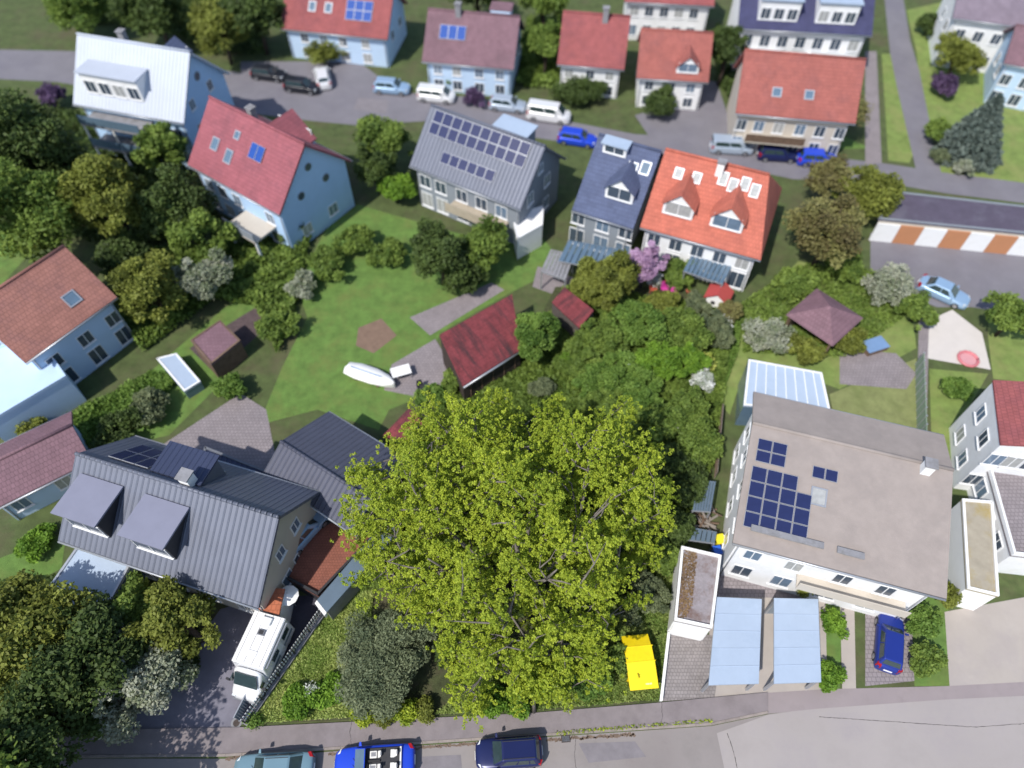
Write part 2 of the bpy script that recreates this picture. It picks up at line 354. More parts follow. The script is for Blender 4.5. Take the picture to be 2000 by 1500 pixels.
# lawns
sheet('lawn', [(505,830),(550,720),(600,620),(580,560),(640,440),(700,400),(840,440),(980,480),(1050,455),(1090,500),(1060,540),(1000,570),(860,650),(840,700),(860,760),(760,800),(740,840),(620,800)], .008, m_lawn)
sheet('lawn', [(150,830),(300,720),(440,600),(520,560),(500,640),(420,760),(330,850),(200,880)], .008, m_lawn)
sheet('lawn', [(0,1090),(130,1040),(120,1110),(0,1175),(-60,1170),(-60,1120)], .008, m_lawn)
sheet('lawn', [(0,560),(80,470),(20,420),(-60,470)], .008, m_lawn)
sheet('lawn', [(1440,620),(1560,510),(1700,540),(1780,600),(1790,680),(1640,760),(1440,690)], .008, m_lawn_r)
sheet('lawn', [(1400,780),(1440,670),(1462,700),(1425,810)], .012, m_lawn_r)
sheet('pale_lawn', [(1620,770),(1790,700),(1800,860),(1870,900),(1720,830),(1630,820)], .014, m_lawn_y)
sheet('lawn', [(1815,720),(1930,730),(1890,800),(1880,910),(1820,880)], .014, m_lawn_r)
sheet('lawn', [(1930,580),(2150,590),(2150,760),(1940,740),(1930,660)], .008, m_lawn_r)
sheet('lawn', [(1830,345),(1800,220),(1790,100),(1770,20),(1860,0),(1900,100),(2150,140),(2150,380),(1900,362)], .008, m_lawn_r)
sheet('lawn', [(1722,105),(1750,105),(1784,300),(1776,318),(1735,314)], .008, m_lawn_r)
sheet('lawn', [(1600,1180),(1645,1180),(1640,1350),(1600,1350)], .008, m_lawn)
sheet('lawn', [(1780,1190),(1850,1130),(1858,1340),(1786,1340)], .008, m_lawn)
sheet('lawn', [(1450,250),(1640,262),(1700,290),(1560,292),(1440,275)], .018, m_lawn)
sheet('sand_patch', [(1815,625),(1860,605),(1918,650),(1935,722),(1812,700)], .020, m_sandp)
sheet('flower_bed', [(800,620),(960,552),(985,566),(840,655)], .014, m_terr)
sheet('vegetable_bed', [(370,680),(500,600),(520,640),(420,730)], .014, mat('bed_soil', S(96,80,82), .95, .3, 2, .8, 12))
sheet('bare_soil', [(700,640),(745,622),(775,655),(730,690),(695,675)], .016, mat('bare_soil', S(136,110,92), .95, .2, 2, .5, 12))
sheet('dug_soil', [(1010,730),(1070,715),(1090,735),(1040,765),(1000,760)], .118, mat('dug_soil', S(92,72,62), .95, .3, 3, 1, 10), kind='structure')

# ------------------------------------------------------------ building pieces
_wc = {}
def window_mesh(w_, h_, m_):
    k = (round(w_, 2), round(h_, 2), m_.name)
    if k not in _wc:
        f = MB(); t = .07
        f.box(-w_/2, w_/2, -.05, .03, 0, t).box(-w_/2, w_/2, -.05, .03, h_-t, h_).box(-w_/2, -w_/2+t, -.05, .03, t, h_-t).box(w_/2-t, w_/2, -.05, .03, t, h_-t)
        f.box(-.03, .03, -.045, .03, t, h_-t)
        f.box(-w_/2-.06, w_/2+.06, -.12, .02, -.06, -.001)
        p = MB().box(-w_/2+t, -.031, -.025, .02, t+.001, h_-t-.001).box(.031, w_/2-t, -.025, .02, t+.001, h_-t-.001)
        _wc[k] = (f.mesh('window', m_), [p.mesh('pane', g_) for g_ in (m_glass, m_glass, m_glass2, m_curtain)])
    return _wc[k][0], random.choice(_wc[k][1])
def window(par, x, y, z, rz, w_=1.1, h_=1.3, m_=None, name='window'):
    fm, pm = window_mesh(w_, h_, m_ or m_frame)
    f = bpy.data.objects.new(name, fm); p = bpy.data.objects.new('pane', pm)
    C.objects.link(f); C.objects.link(p); f.parent = par; p.parent = f
    f.location = (x, y, z); f.rotation_euler = (0, 0, rz); return f
def door(par, x, y, rz, w_=1.0, h_=2.1, m_=None, z=0):
    f = MB().box(-w_/2, w_/2, -.05, .02, .01, h_).build('door', m_ or m_wood, par); f.location = (x, y, z); f.rotation_euler = (0, 0, rz)
    MB().box(w_/2-.16, w_/2-.05, -.10, -.051, 1.0, 1.06).build('handle', m_chrome, f)
    return f

class House:
    """gabled house in its own frame: x along the ridge, -y towards the camera side"""
    def __init__(s, name, label, A, B, hr, he, wf, wb, roofm, wallm, cat='house', over=.45, hipR=0, hipL=0, heb=None, group=None, ridge_cap=True):
        A = P(A[0], A[1], hr); B = P(B[0], B[1], hr); d = B - A; s.L = d.length; c = (A + B) / 2
        s.hr, s.he, s.wf, s.wb = hr, he, wf, wb; s.heb = he if heb is None else heb
        s.root = empty(name, (c.x, c.y, 0), math.atan2(d.y, d.x), label, cat, group); L = s.L / 2
        t = .2; s.roofm = roofm; s.wallm = wallm; s.over = over
        hl, hR_ = -L + hipL, L - hipR
        xe0, xe1 = -L, L
        def zf(y): return hr - (hr - he) * (-y / wf) if y <= 0 else hr - (hr - s.heb) * (y / wb)
        # walls
        yf, yb = -(wf - over), wb - over; x0, x1 = -L + over, L - over; tt = t + .02
        s.yf, s.yb, s.x0, s.x1 = yf, yb, x0, x1
        wl = MB()
        if not (hipL or hipR):
            prof = [(yf, 0), (yf, zf(yf) - tt), (0, hr - tt), (yb, zf(yb) - tt), (yb, 0)]
            wl.hexa([(x0, y, z) for y, z in prof], [(x1, y, z) for y, z in prof])
        else:
            k = .75
            wl.box(x0 , x1, yf, yb, 0, min(zf(yf), zf(yb)) - tt - .3)
            wl.hexa([(x0+.01+ (hipL>0)*.3, yf+.05, min(zf(yf), zf(yb))-tt-.3), (x1-.01-(hipR>0)*.3, yf+.05, min(zf(yf), zf(yb))-tt-.3), (x1-.01-(hipR>0)*.3, yb-.05, min(zf(yf), zf(yb))-tt-.3), (x0+.01+(hipL>0)*.3, yb-.05, min(zf(yf), zf(yb))-tt-.3)],
                    [(hl+.2, -.2, hr-.5), (hR_-.2, -.2, hr-.5), (hR_-.2, .2, hr-.5), (hl+.2, .2, hr-.5)])
        s.wall = wl.build('wall', wallm, s.root)
        # roof slopes as slabs
        rf = MB()
        def slab(pts):
            a, b, c_ = Vector(pts[0]), Vector(pts[1]), Vector(pts[2]); n = (b - a).cross(c_ - b).normalized()
            rf.hexa([Vector(p) - n * t for p in pts], pts)
        slab([(xe0, -wf, he), (xe1, -wf, he), (hR_, -.004, hr), (hl, -.004, hr)])
        slab([(xe1, wb, s.heb), (xe0, wb, s.heb), (hl, .004, hr), (hR_, .004, hr)])
        if hipR: slab([(xe1+.004, -wf, he), (xe1+.004, wb, he), (hR_+.004, 0, hr)])
        if hipL: slab([(xe0-.004, wb, he), (xe0-.004, -wf, he), (hl-.004, 0, hr)])
        s.roof = rf.build('roof', roofm, s.root)
        if ridge_cap:
            MB().tube([(hl, 0, hr + .02), (hR_, 0, hr + .02)], .13, 8).build('ridge_tiles', roofm, s.roof, True)
        for x_, y_ in ((x0+.15, yf-.06), (x1-.15, yf-.06), (x1-.15, yb+.06)):
            MB().tube([(x_, y_, .02), (x_, y_, min(zf(yf), zf(yb))-.3)], .05, 6).build('downpipe', m_alu, s.root, True)
        for y, z in ((-wf - .05, he - .12), (wb + .05, s.heb - .12)):
            MB().tube([(xe0, y, z), (xe1, y, z)], .08, 6).build('gutter', m_alu, s.roof, True)
    def slope(s, x, t, front=True, lift=.03):
        wf, he = (s.wf, s.he) if front else (s.wb, s.heb)
        sg = -1 if front else 1
        ln = math.hypot(wf, s.hr - he)
        n = Vector((0, sg * (s.hr - he), wf)) / ln; X = Vector((1, 0, 0)) if front else Vector((-1, 0, 0)); Y = n.cross(X)
        p = Vector((x, sg * wf * t, s.hr - (s.hr - he) * t)) + n * lift
        return Matrix.Translation(p) @ Matrix((X, Y, n)).transposed().to_4x4()
    def skylight(s, x, t, w_=.9, h_=1.2, front=True, glass=None):
        k = ('sky', w_, h_, (glass or m_glassb).name)
        if k not in _wc:
            f = MB(); f.box(-w_/2,w_/2,-h_/2,-h_/2+.1,0,.12).box(-w_/2,w_/2,h_/2-.1,h_/2,0,.12).box(-w_/2,-w_/2+.1,-h_/2+.1,h_/2-.1,0,.12).box(w_/2-.1,w_/2,-h_/2+.1,h_/2-.1,0,.12)
            _wc[k] = (f.mesh('skylight', m_alu), MB().box(-w_/2+.1,w_/2-.1,-h_/2+.1,h_/2-.1,0,.08).mesh('pane', glass or m_glassb))
        f = bpy.data.objects.new('skylight', _wc[k][0]); p = bpy.data.objects.new('pane', _wc[k][1])
        C.objects.link(f); C.objects.link(p); f.parent = s.root; p.parent = f; f.matrix_local = s.slope(x, t, front, -.02)
    def panels(s, x0, x1, t0, t1, nx, ny, front=True, m_=None, skip=(), name='solar_panel'):
        ln = math.hypot(s.wf if front else s.wb, s.hr - (s.he if front else s.heb))
        w_ = (x1 - x0) / nx; h_ = (t1 - t0) * ln / ny; k = ('sol', round(w_,2), round(h_,2), (m_ or m_solar).name)
        if k not in _wc:
            f = MB(); g = .02
            f.box(-w_/2+g, w_/2-g, -h_/2+g, h_/2-g, 0, .05, 1)
            f.box(-w_/2+g+.03, w_/2-g-.03, -h_/2+g+.03, h_/2-g-.03, .051, .058, 0)
            _wc[k] = f.mesh(name, [m_ or m_solar, m_alu])
        for i in range(nx):
            for j in range(ny):
                if (i, j) in skip: continue
                o = bpy.data.objects.new(name, _wc[k]); C.objects.link(o); o.parent = s.roof
                o.matrix_local = s.slope(x0 + (i + .5) * w_, t0 + (j + .5) * (t1 - t0) / ny, front, .09)
    def win_front(s, xs, z, w_=1.1, h_=1.3, **k):
        for x in xs: window(s.root, x, s.yf, z, 0, w_, h_, **k)
    def win_back(s, xs, z, w_=1.1, h_=1.3):
        for x in xs: window(s.root, x, s.yb, z, math.pi, w_, h_)
    def win_right(s, ys, z, w_=1.1, h_=1.3):
        for y in ys: window(s.root, s.x1, y, z, math.pi / 2, w_, h_)
    def win_left(s, ys, z, w_=1.1, h_=1.3):
        for y in ys: window(s.root, s.x0, y, z, -math.pi / 2, w_, h_)
    def round_win(s, y, z, r=.45):
        f = MB().tube([(s.x1 - .02, y, z), (s.x1 + .05, y, z)], r, 16).build('round_window', m_grayr, s.root)
        MB().tube([(s.x1 + .051, y, z), (s.x1 + .06, y, z)], r * .82, 16).build('pane', m_glass, f)
    def chimney(s, x, t, h=1.3, m_=None, front=True, w_=.6):
        sg = -1 if front else 1; y = sg * t * (s.wf if front else s.wb); z = s.hr - (s.hr - (s.he if front else s.heb)) * t
        c = MB().box(x-w_/2, x+w_/2, y-w_/2, y+w_/2, z-.8, z+h).build('chimney', m_ or m_conc, s.roof)
        MB().box(x-w_/2-.08, x+w_/2+.08, y-w_/2-.08, y+w_/2+.08, z+h+.001, z+h+.1).build('chimney_cap', m_conc, s.root)
    def dormer(s, x, t, w_, h_, front=True, kind='flat', wallm=None, roofm=None, wins=1, name='dormer', bal=False):
        """front face stands on the slope at t, body runs back into the roof"""
        sg = -1 if front else 1; wd = s.wf if front else s.wb; he = s.he if front else s.heb
        y = sg * t * wd; z = s.hr - (s.hr - he) * t; g = (s.hr - he) / wd
        back = max(abs(y) - h_ / g, .0) + .02; yb = sg * max(0.05, back)
        wm = wallm or s.wallm; top = z + h_
        root = MB()
        lo, hi = sorted((y, yb))
        if kind == 'flat':
            root.box(x-w_/2, x+w_/2, lo, hi, z-.35, top)
        else:
            e = w_ * .45
            prof = [(x-w_/2, z-.35), (x+w_/2, z-.35), (x+w_/2, top-e), (x, top), (x-w_/2, top-e)]
            yb2 = sg * .05
            root.hexa([(a, y if sg<0 else yb, b) for a, b in prof], [(a, yb if sg<0 else y, b) for a, b in prof])
        d = root.build(name, wm, s.root)
        r = MB()
        if kind == 'flat':
            r.box(x-w_/2-.15, x+w_/2+.15, min(lo, y+sg*.25), max(hi, y+sg*.25), top+.002, top+.14)
        else:
            e = w_ * .45; ov = .2
            for q in (-1, 1):
                a = [(x, y+sg*ov, top+.13), (x, yb-.3*0, top+.13), (x+q*(w_/2+.15), yb, top-e-.02), (x+q*(w_/2+.15), y+sg*ov, top-e-.02)]
                b = [(p[0], p[1], p[2]-.12) for p in a]; r.hexa(b, a)
        r.build('dormer_roof', roofm or s.roofm, d)
        for k in range(wins):
            ww = w_ / wins - .35; hh = min(1.3, h_ * .75 if kind == 'flat' else h_ * .55)
            wx = x - w_/2 + (k + .5) * w_ / wins
            fm, pm = window_mesh(ww, hh, m_frame)
            me = fm.copy(); o = bpy.data.objects.new('window', fm); C.objects.link(o); o.parent = d
            bpy.data.meshes.remove(me)
            o.location = (wx, y, z + .15); o.rotation_euler = (0, 0, 0 if sg < 0 else math.pi)
            o2 = bpy.data.objects.new('pane', pm); C.objects.link(o2); o2.parent = d; o2.location = o.location; o2.rotation_euler = o.rotation_euler
        return d

def block(name, label, cat, pts, h, wallm, roofm, par=.18, parm=None, z0=0, group=None, px=True, slope_z=None):
    """flat-roofed building from the roof corners seen in the photograph"""
    if slope_z: top = [P(a, b, zz) for (a, b), zz in zip(pts, slope_z)]
    else: top = [P(a, b, h) for a, b in pts] if px else [Vector((a, b, h)) for a, b in pts]
    ar = sum(top[i].x * top[(i+1) % len(top)].y - top[(i+1) % len(top)].x * top[i].y for i in range(len(top)))
    if ar < 0: top.reverse()
    c = sum(top, Vector()) / len(top); root = empty(name, (c.x, c.y, z0), 0, label, cat, group)
    L = [Vector((p.x - c.x, p.y - c.y, p.z - z0)) for p in top]
    ins = [Vector((p.x * .985, p.y * .985, p.z)) for p in L]
    MB().hexa([(p.x, p.y, 0) for p in ins], [(p.x, p.y, p.z - .16) for p in ins]).build('wall', wallm, root)
    rf = MB().hexa([(p.x, p.y, p.z - .155) for p in L], [(p.x, p.y, p.z) for p in L]).build('roof', roofm, root)
    if par:
        for i in range(len(L)):
            a, b = L[i], L[(i+1) % len(L)]; d = (b - a).normalized(); n = Vector((-d.y, d.x, 0)).normalized()
            q = .16
            a2, b2 = a, b
            top_ = [a2, b2, b2 + n*q - d*q, a2 + n*q + d*q]
            MB().hexa([Vector((p.x, p.y, p.z + .002)) for p in top_], [Vector((p.x, p.y, p.z + par)) for p in top_]).build('fascia', parm or wallm, root)
    return root, L

# ------------------------------------------------------------ houses
H = House
h = H('apartment_house', 'tall house with bright white metal roof and shade-blue gable at the upper left', (150,66), (371,101), 11, 6.2, 4.6, 4.6, m_whroof, m_skyshade)
h.win_right([-2, .5], 3.2); h.win_right([-2, 1.5], 6.0, .9, 1.1); h.round_win(.2, 8.3)
h.dormer(-1.4, .80, 6.4, 2.2, wins=4, roofm=m_whroof, wallm=m_white)
h.dormer(3.2, .45, 2.6, 2.0, front=False, kind='gable', roofm=m_tnavy, wallm=m_paleshade)
h.chimney(-1.3, .1, 1.2, m_conc, False)
h.win_front([-4.4, -2.2, 0, 2.2, 4.6], 3.6); h.win_front([-4.4, -2.2, 0, 2.2, 4.6], .8)
# balcony tower in front of it
for k, zz in enumerate((2.8, 5.4)):
    MB().box(-4.6, 2.2, h.yf - 2.2, h.yf - .01, zz - .2, zz).build('balcony', m_conc, h.root)
    MB().box(-4.6, 2.2, h.yf - 2.2, h.yf - 2.14, zz + .05, zz + .95).build('railing', m_glassb, h.root)
for xx in (-4.5, -1.2, 2.1): MB().box(xx-.08, xx+.08, h.yf-2.12, h.yf-1.96, 0, 5.2).build('pillar', m_white, h.root)

h = H('house', 'house with crimson tiled roof, blue skylight panel and shade-blue gable wall', (409,189), (595,281), 10, 5.4, 4.7, 4.7, m_tcrim, m_skyshade)
h.win_right([-2, 1.5], .9, 1.2, 1.2); h.round_win(-1.6, 5.2, .42); h.round_win(1.6, 5.2, .42); h.round_win(0, 7.4, .4)
h.panels(.6, 2.3, .28, .5, 2, 1, m_=m_solarb, name='solar_collector')
h.skylight(-3.6, .55); h.skylight(-1.6, .62, .9, 1.3); h.skylight(-1.4, .3, .7, .8)
h.dormer(.6, .75, 4.6, 2.7, front=False, kind='gable', wallm=m_paleshade, wins=2)
h.chimney(-1.1, .12, 1.0, m_conc, False)
h.win_front([-4.5, -2.6, -.6, 3.8], 2.9); h.win_front([-4.5, -2.6, -.6, 3.8], .6, 1.1, 1.4)
MB().box(.2, 4.2, h.yf - 2.6, h.yf - .01, 2.5, 2.7).build('balcony', m_cream, h.root)
MB().box(.2, 4.2, h.yf - 2.6, h.yf - 2.52, 2.701, 3.6).build('railing', m_grayr, h.root)
for xx in (.4, 4.0): MB().box(xx-.1, xx+.1, h.yf-2.5, h.yf-2.3, 0, 2.5).build('pillar', m_white, h.root)

h = H('house', 'grey-blue roofed house with two dark bands of solar panels', (842,205), (1066,286), 9, 5, 4.3, 4.3, m_rib, m_grayr)
h.panels(-5.4, 4.9, .04, .42, 10, 2); h.panels(-3.2, 2.6, .60, .78, 6, 1)
h.win_right([-2, 1.3], .9); h.win_right([-1.8, 1.4], 3.6); h.win_right([0], 6, .9, 1)
h.win_front([-4.8, -3, -.6, 1.6, 3.8], 2.7, 1.3, 1.4); h.win_front([-4.8, -3, -.6, 1.6, 3.8], .3, 1.3, 1.7)
h.dormer(2.2, .5, 3.4, 1.8, front=False, roofm=m_lightmetal)
MB().box(-1.5, 4.6, h.yf-1.6, h.yf-.01, 2.35, 2.5).build('balcony', m_sand, h.root); MB().box(-1.5, 4.6, h.yf-1.6, h.yf-1.54, 2.501, 3.4).build('railing', m_sand, h.root)

h = H('terraced_house', 'slate-blue roofed half of the double house beside the orange half', (1170,262), (1292,296), 9, 4.6, 5.6, 4.6, m_tnavy, m_grayr)
h.dormer(.8, .72, 2.6, 2.3, kind='gable', wallm=m_white, wins=1)
h.dormer(-1.0, .2, 2.2, 1.0, wallm=m_white, roofm=m_lightmetal); h.skylight(2.1, .25); h.skylight(1.0, .3)
h.win_left([-2, 1], 3); h.win_front([-2.4, 0, 2.2], .3, 1.5, 1.9); h.win_front([-2.4, 0, 2.2], 2.8, 1.3, 1.3)
h = H('terraced_house', 'bright orange tiled half of the double house with white dormers', (1300,291), (1540,350), 9, 4.6, 5.6, 4.6, m_torange, m_white, hipR=1.6)
h.dormer(-2.6, .76, 2.7, 2.4, kind='gable', wallm=m_white); h.dormer(1.7, .76, 2.8, 2.4, kind='gable', wallm=m_white)
h.skylight(-3.6, .25, .8, 1.0, glass=m_curtain); h.skylight(-2.0, .25, .8, 1.0, glass=m_curtain)
for k in range(4): h.skylight(.2 + k * .95, .18 + .05 * (k % 2), .8, 1.2, glass=m_curtain)
h.chimney(-.3, .12, 1.1, m_whited)
h.win_front([-4, -2, 0, 2, 4], .3, 1.4, 1.9); h.win_front([-4, -2, 0, 2, 4], 2.6, 1.2, 1.3); h.win_right([-2, 1], 1, 1.2, 1.3)

h = H('house', 'orange-red tiled house with two round skylights behind the bare tree', (1455,97), (1692,116), 9, 4.8, 4.6, 4.2, m_torange2, m_cream)
h.skylight(-2.2, .62, .95, .95); h.skylight(1.0, .62, .95, .95)
h.win_front([-5, -3.2, -1.2, 1, 3, 5], 2.6); h.win_front([-5, -3.2, -1.2, 1, 3, 5], .4, 1.1, 1.5)
MB().box(-4.5, 1.5, h.yf-1.5, h.yf-.01, 2.2, 2.35).build('balcony', m_cream, h.root); MB().box(-4.5, 1.5, h.yf-1.5, h.yf-1.44, 2.351, 3.2).build('railing', m_wood, h.root)
h = H('apartment_house', 'navy roofed white house with white dormers at the top edge', (1450,-45), (1712,-32), 9, 5.6, 4.8, 4.8, m_tnavy2, m_white)
h.dormer(-3.2, .82, 4.4, 2.3, wallm=m_white, roofm=m_lightmetal, wins=3); h.dormer(3.2, .82, 4.4, 2.3, wallm=m_white, roofm=m_lightmetal, wins=3)
h.panels(-1, 6, .03, .3, 6, 1)
h.win_front([-6, -4, -2, 0, 2, 4, 6], 3.4, 1.2, 1.4); h.win_front([-6, -4, -2, 0, 2, 4, 6], .8, 1.2, 1.5)
for q in (-4, 3.4):
    MB().box(q-2.2, q+2.2, h.yf-1.5, h.yf-.01, 2.8, 3.0).build('balcony', m_white, h.root); MB().box(q-2.2, q+2.2, h.yf-1.5, h.yf-1.44, 3.001, 3.9).build('railing', m_white, h.root)
h = H('house', 'dull red tiled house with a stepped white front, left of the orange-roofed one', (1100,22), (1232,32), 7.6, 3.9, 4.4, 4, m_tred, m_white)
h.win_front([-2.4, 0, 2.2], 2.15, 1.0, 1.1); h.win_front([-2.4, 0, 2.2], .35, 1.1, 1.2); h.win_left([-2, 1], 2.3); h.chimney(1, .1)
h = H('house', 'reddish orange tiled house with white porch, right of the dull red one', (1252,56), (1394,64), 7.2, 3.8, 4.0, 4, m_torange2, m_white)
h.win_front([-2.4, 0, 2.2], 2.15, 1.0, 1.1); h.win_front([-2.4, 0, 2.2], .35, 1.1, 1.2); h.dormer(1.5, .85, 2.4, 1.9, kind='gable', wallm=m_white)
h = H('house', 'red tiled house with one blue collector and pale shade-blue gable in the top row', (836,17), (1016,32), 7.4, 3.8, 4.6, 4.2, m_tmauve, m_paleshade)
h.panels(-3.6, -.6, .28, .55, 3, 1, m_=m_solarb, name='solar_collector'); h.chimney(-1.7, .06, 1.2); h.win_right([-1.6, 1.6], 2.15, 1.0, 1.1); h.win_front([-3.6, -1.4, 1.2, 3.6], 2.15, 1.0, 1.1); h.win_front([-3.6, -1.4, 1.2, 3.6], .35, 1.1, 1.2); h.dormer(3, .4, 2.2, 1.8, front=False)
h = H('house', 'red tiled house with dark blue panels cut by the top edge', (560,-42), (770,-22), 7.4, 3.8, 4.6, 4.2, m_tred, m_paleshade)
h.panels(1.2, 4.4, .3, .7, 3, 2, m_=m_solarb, name='solar_collector'); h.skylight(-1, .5); h.skylight(-3, .5); h.win_right([-1.6, 1.6], 2.15, 1.0, 1.1); h.win_front([-4, -1.6, .8, 3.6], 2.15, 1.0, 1.1); h.win_front([-4, -1.6, .8, 3.6], .35, 1.1, 1.2)
h = H('house', 'white house with many windows cut by the top edge', (1225,-70), (1400,-62), 7.4, 4.9, 4, 4, m_tred, m_white)
h.win_front([-4, -2.2, -.4, 1.4, 3.2], 3.0, 1.1, 1.3); h.win_front([-4, -2.2, -.4, 1.4, 3.2], .6, 1.1, 1.4)
h = H('house', 'mauve-grey roofed white house in the top right corner', (1880,-55), (2090,-30), 9, 6, 4.6, 4.4, tile('tiles_mauve_grey', S(140,126,142), S(126,114,130)), m_white)
h.win_front([-4, -2, 0, 2, 4], 3.4); h.win_left([-2, 1], 3.2); h.win_front([-4, -2, 0, 2, 4], .7)
h = H('house', 'house with pale shade-blue walls and a mauve roof at the upper right edge', (1985,48), (2110,70), 7.5, 5, 3.6, 3.6, m_tmauve, m_paleshade)
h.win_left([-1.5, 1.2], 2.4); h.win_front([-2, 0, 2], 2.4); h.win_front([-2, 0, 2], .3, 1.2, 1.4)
h = H('house', 'terracotta roofed house with round blue skylight at the left edge', (-66,604), (125,480), 8.4, 5.2, 4.4, 4.4, m_tbrown, m_paleshade)
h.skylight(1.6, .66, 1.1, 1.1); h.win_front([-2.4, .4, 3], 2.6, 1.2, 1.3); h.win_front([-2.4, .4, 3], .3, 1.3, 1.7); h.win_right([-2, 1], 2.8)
r, L = block('annex', 'flat-roofed annex toned shade-blue in front of the terracotta roofed house', 'annex', [(-80,700),(75,655),(130,735),(-30,830)], 3.4, m_paleshade, m_paleshade, .12)
h = H('shed', 'long low shed with mauve-pink roof at the left edge', (-60,925), (140,830), 4.2, 2.8, 2.7, 2.6, m_tmauve, m_paleshade, cat='shed')
h.win_front([-2, 1], .9)
h = H('house', 'large house with ribbed blue-grey metal roof and two flat dormers', (148,886), (545,1010), 8.2, 4.6, 4.6, 3.7, m_rib, m_cream, ridge_cap=True)
m_dorm = mat('dormer_sheet', S(142,144,166), .5, .06, .8, .05, 20)
for x in (-5.0, -.2): h.dormer(x, .78, 2.9, 2.1, wallm=m_dark, roofm=m_dorm)
h.panels(-5.6, -2.6, .15, .75, 3, 2, front=False); h.dormer(-.5, .7, 3.4, 2.0, front=False, wallm=m_vent, roofm=m_ribdark); h.chimney(.6, .15, 1.1, m_whited, False, .7)
h.win_front([-5, -2.5, 0, 2.5, 5], .8); h.win_right([-1.6, 0, 1.6], .9); h.win_right([-1, 1], 4, .9, 1.1); door(h.root, h.x1, -3.2, math.pi/2)
block('annex', 'low navy flat-roofed annex behind the big ribbed-roof house', 'annex', [(400,872),(628,962),(600,1000),(390,915)], 3.3, m_vent, m_ribdark, .08)
h = H('barn', 'dark grey barn with two-tone ribbed roof by the garden lawn', (548,862), (728,978), 5.2, 4.0, 2.2, 4.4, m_ribmid, m_woodg, cat='barn', heb=3.4)
h.win_front([-2, 1.5], 1, 1, .9); door(h.root, 0, h.yf, 0, 1.8, 2.2)
# canopy roof left of the big house
r, L = block('canopy', 'pale metal canopy roof in front of the big grey house', 'canopy', [(170,1040),(268,1080),(200,1205),(88,1158)], 3.0, m_glassb, m_lightmetal, .08, m_alu, slope_z=[3.2,3.2,2.7,2.7])
# large house at the right
h = H('house', 'large house with low greige roof and navy solar panels at the right', (1470,826), (1862,918), 8, 6.2, 8.0, 3.2, m_tgrey, m_white, heb=7.2)
h.panels(-5.9, -2.0, .36, .86, 4, 4, skip=((3,0),)); h.panels(-5.8, -3.9, .12, .32, 2, 2); h.panels(-2.2, -.6, .24, .34, 2, 1)
h.skylight(-1.6, .48, 1.0, 1.2, glass=m_curtain); h.chimney(4.6, .06, .9, m_white); 
h.win_left([-5.6, -3, -.5, 1.5], 3.9); h.win_left([-5.6, -3, -.5, 1.5], 1.0); h.win_front([-4.6, -2, 1, 3.6], 3.6); h.win_front([-4.6, -2, 1, 3.6], .8, 1.3, 1.5)
MB().box(-5.4, -1.0, -7.1, -6.7, 6.62, 6.75).build('snow_rail', m_conc, h.root); MB().box(-.2, 1.4, -7.1, -6.7, 6.62, 6.75).build('snow_rail', m_conc, h.root)
MB().box(-1.5, 5.2, h.yf-1.0, h.yf-.01, 3.2, 3.35).build('balcony', m_cream, h.root); MB().box(-1.5, 5.2, h.yf-1.0, h.yf-.94, 3.351, 4.1).build('railing', m_cream, h.root)
# conservatory behind it
r, L = block('conservatory', 'glass-roofed white conservatory behind the greige-roofed house', 'conservatory', [(1462,702),(1605,728),(1622,805),(1452,792)], 3.2, m_glassb, m_lightmetal, .06, m_white, slope_z=[3.4,3.4,2.8,2.8])
a, b, c_, d_ = L
for k in range(1, 8):
    t = k / 8; p, q = L[0].lerp(L[1], t), L[3].lerp(L[2], t); MB().tube([(p.x,p.y,p.z+.03),(q.x,q.y,q.z+.03)], .04, 5).build('glazing_bar', m_frame, r)
h = H('house', 'white house with red roof cut by the right edge', (1942,742), (1962,880), 9, 6.4, .5, 5, m_tred, m_white) if False else None
r, L = block('house', 'white house with red roof cut by the right edge', 'house', [(1940,742),(2150,752),(2200,880),(1955,868)], 7.5, m_white, m_tred, 0, slope_z=[6.5,7.8,7.8,6.5])
fe = sorted(L, key=lambda v: v.y)[:2]; fe.sort(key=lambda v: v.x); an = math.atan2(fe[1].y-fe[0].y, fe[1].x-fe[0].x)
for zz in (1.0, 3.9):
    for tt in (.08, .24, .42, .6, .8): q = fe[0].lerp(fe[1], tt) * .985; window(r, q.x, q.y - .03, zz, an, 1.2, 1.4)
le = sorted(L, key=lambda v: v.x)[:2]; le.sort(key=lambda v: -v.y); an = math.atan2(le[1].y-le[0].y, le[1].x-le[0].x)
for zz in (1.0, 3.9):
    for tt in (.3, .7): q = le[0].lerp(le[1], tt) * .985; window(r, q.x - .03, q.y, zz, an, 1.1, 1.3)
r2, L2 = block('white_house_wing', 'white flat-roofed wing with a parapet below the red-roofed house at the right edge', 'house wing', [(1925,905),(2150,890),(2200,1110),(1975,1085)], 3.0, m_white, m_terr, .35, m_white)
fe = sorted(L2, key=lambda v: v.x)[:2]; fe.sort(key=lambda v: -v.y); an = math.atan2(fe[1].y-fe[0].y, fe[1].x-fe[0].x)
for tt in (.2, .5, .8): q = fe[0].lerp(fe[1], tt) * .985; window(r2, q.x - .03, q.y, 1.0, an, 1.2, 1.4)
r, L = block('garage', 'narrow white garage with mossy yellow-brown roof at the far right', 'garage', [(1878,975),(1938,980),(1950,1165),(1888,1150)], 3.0, m_whited, m_moss, .14, m_whited)
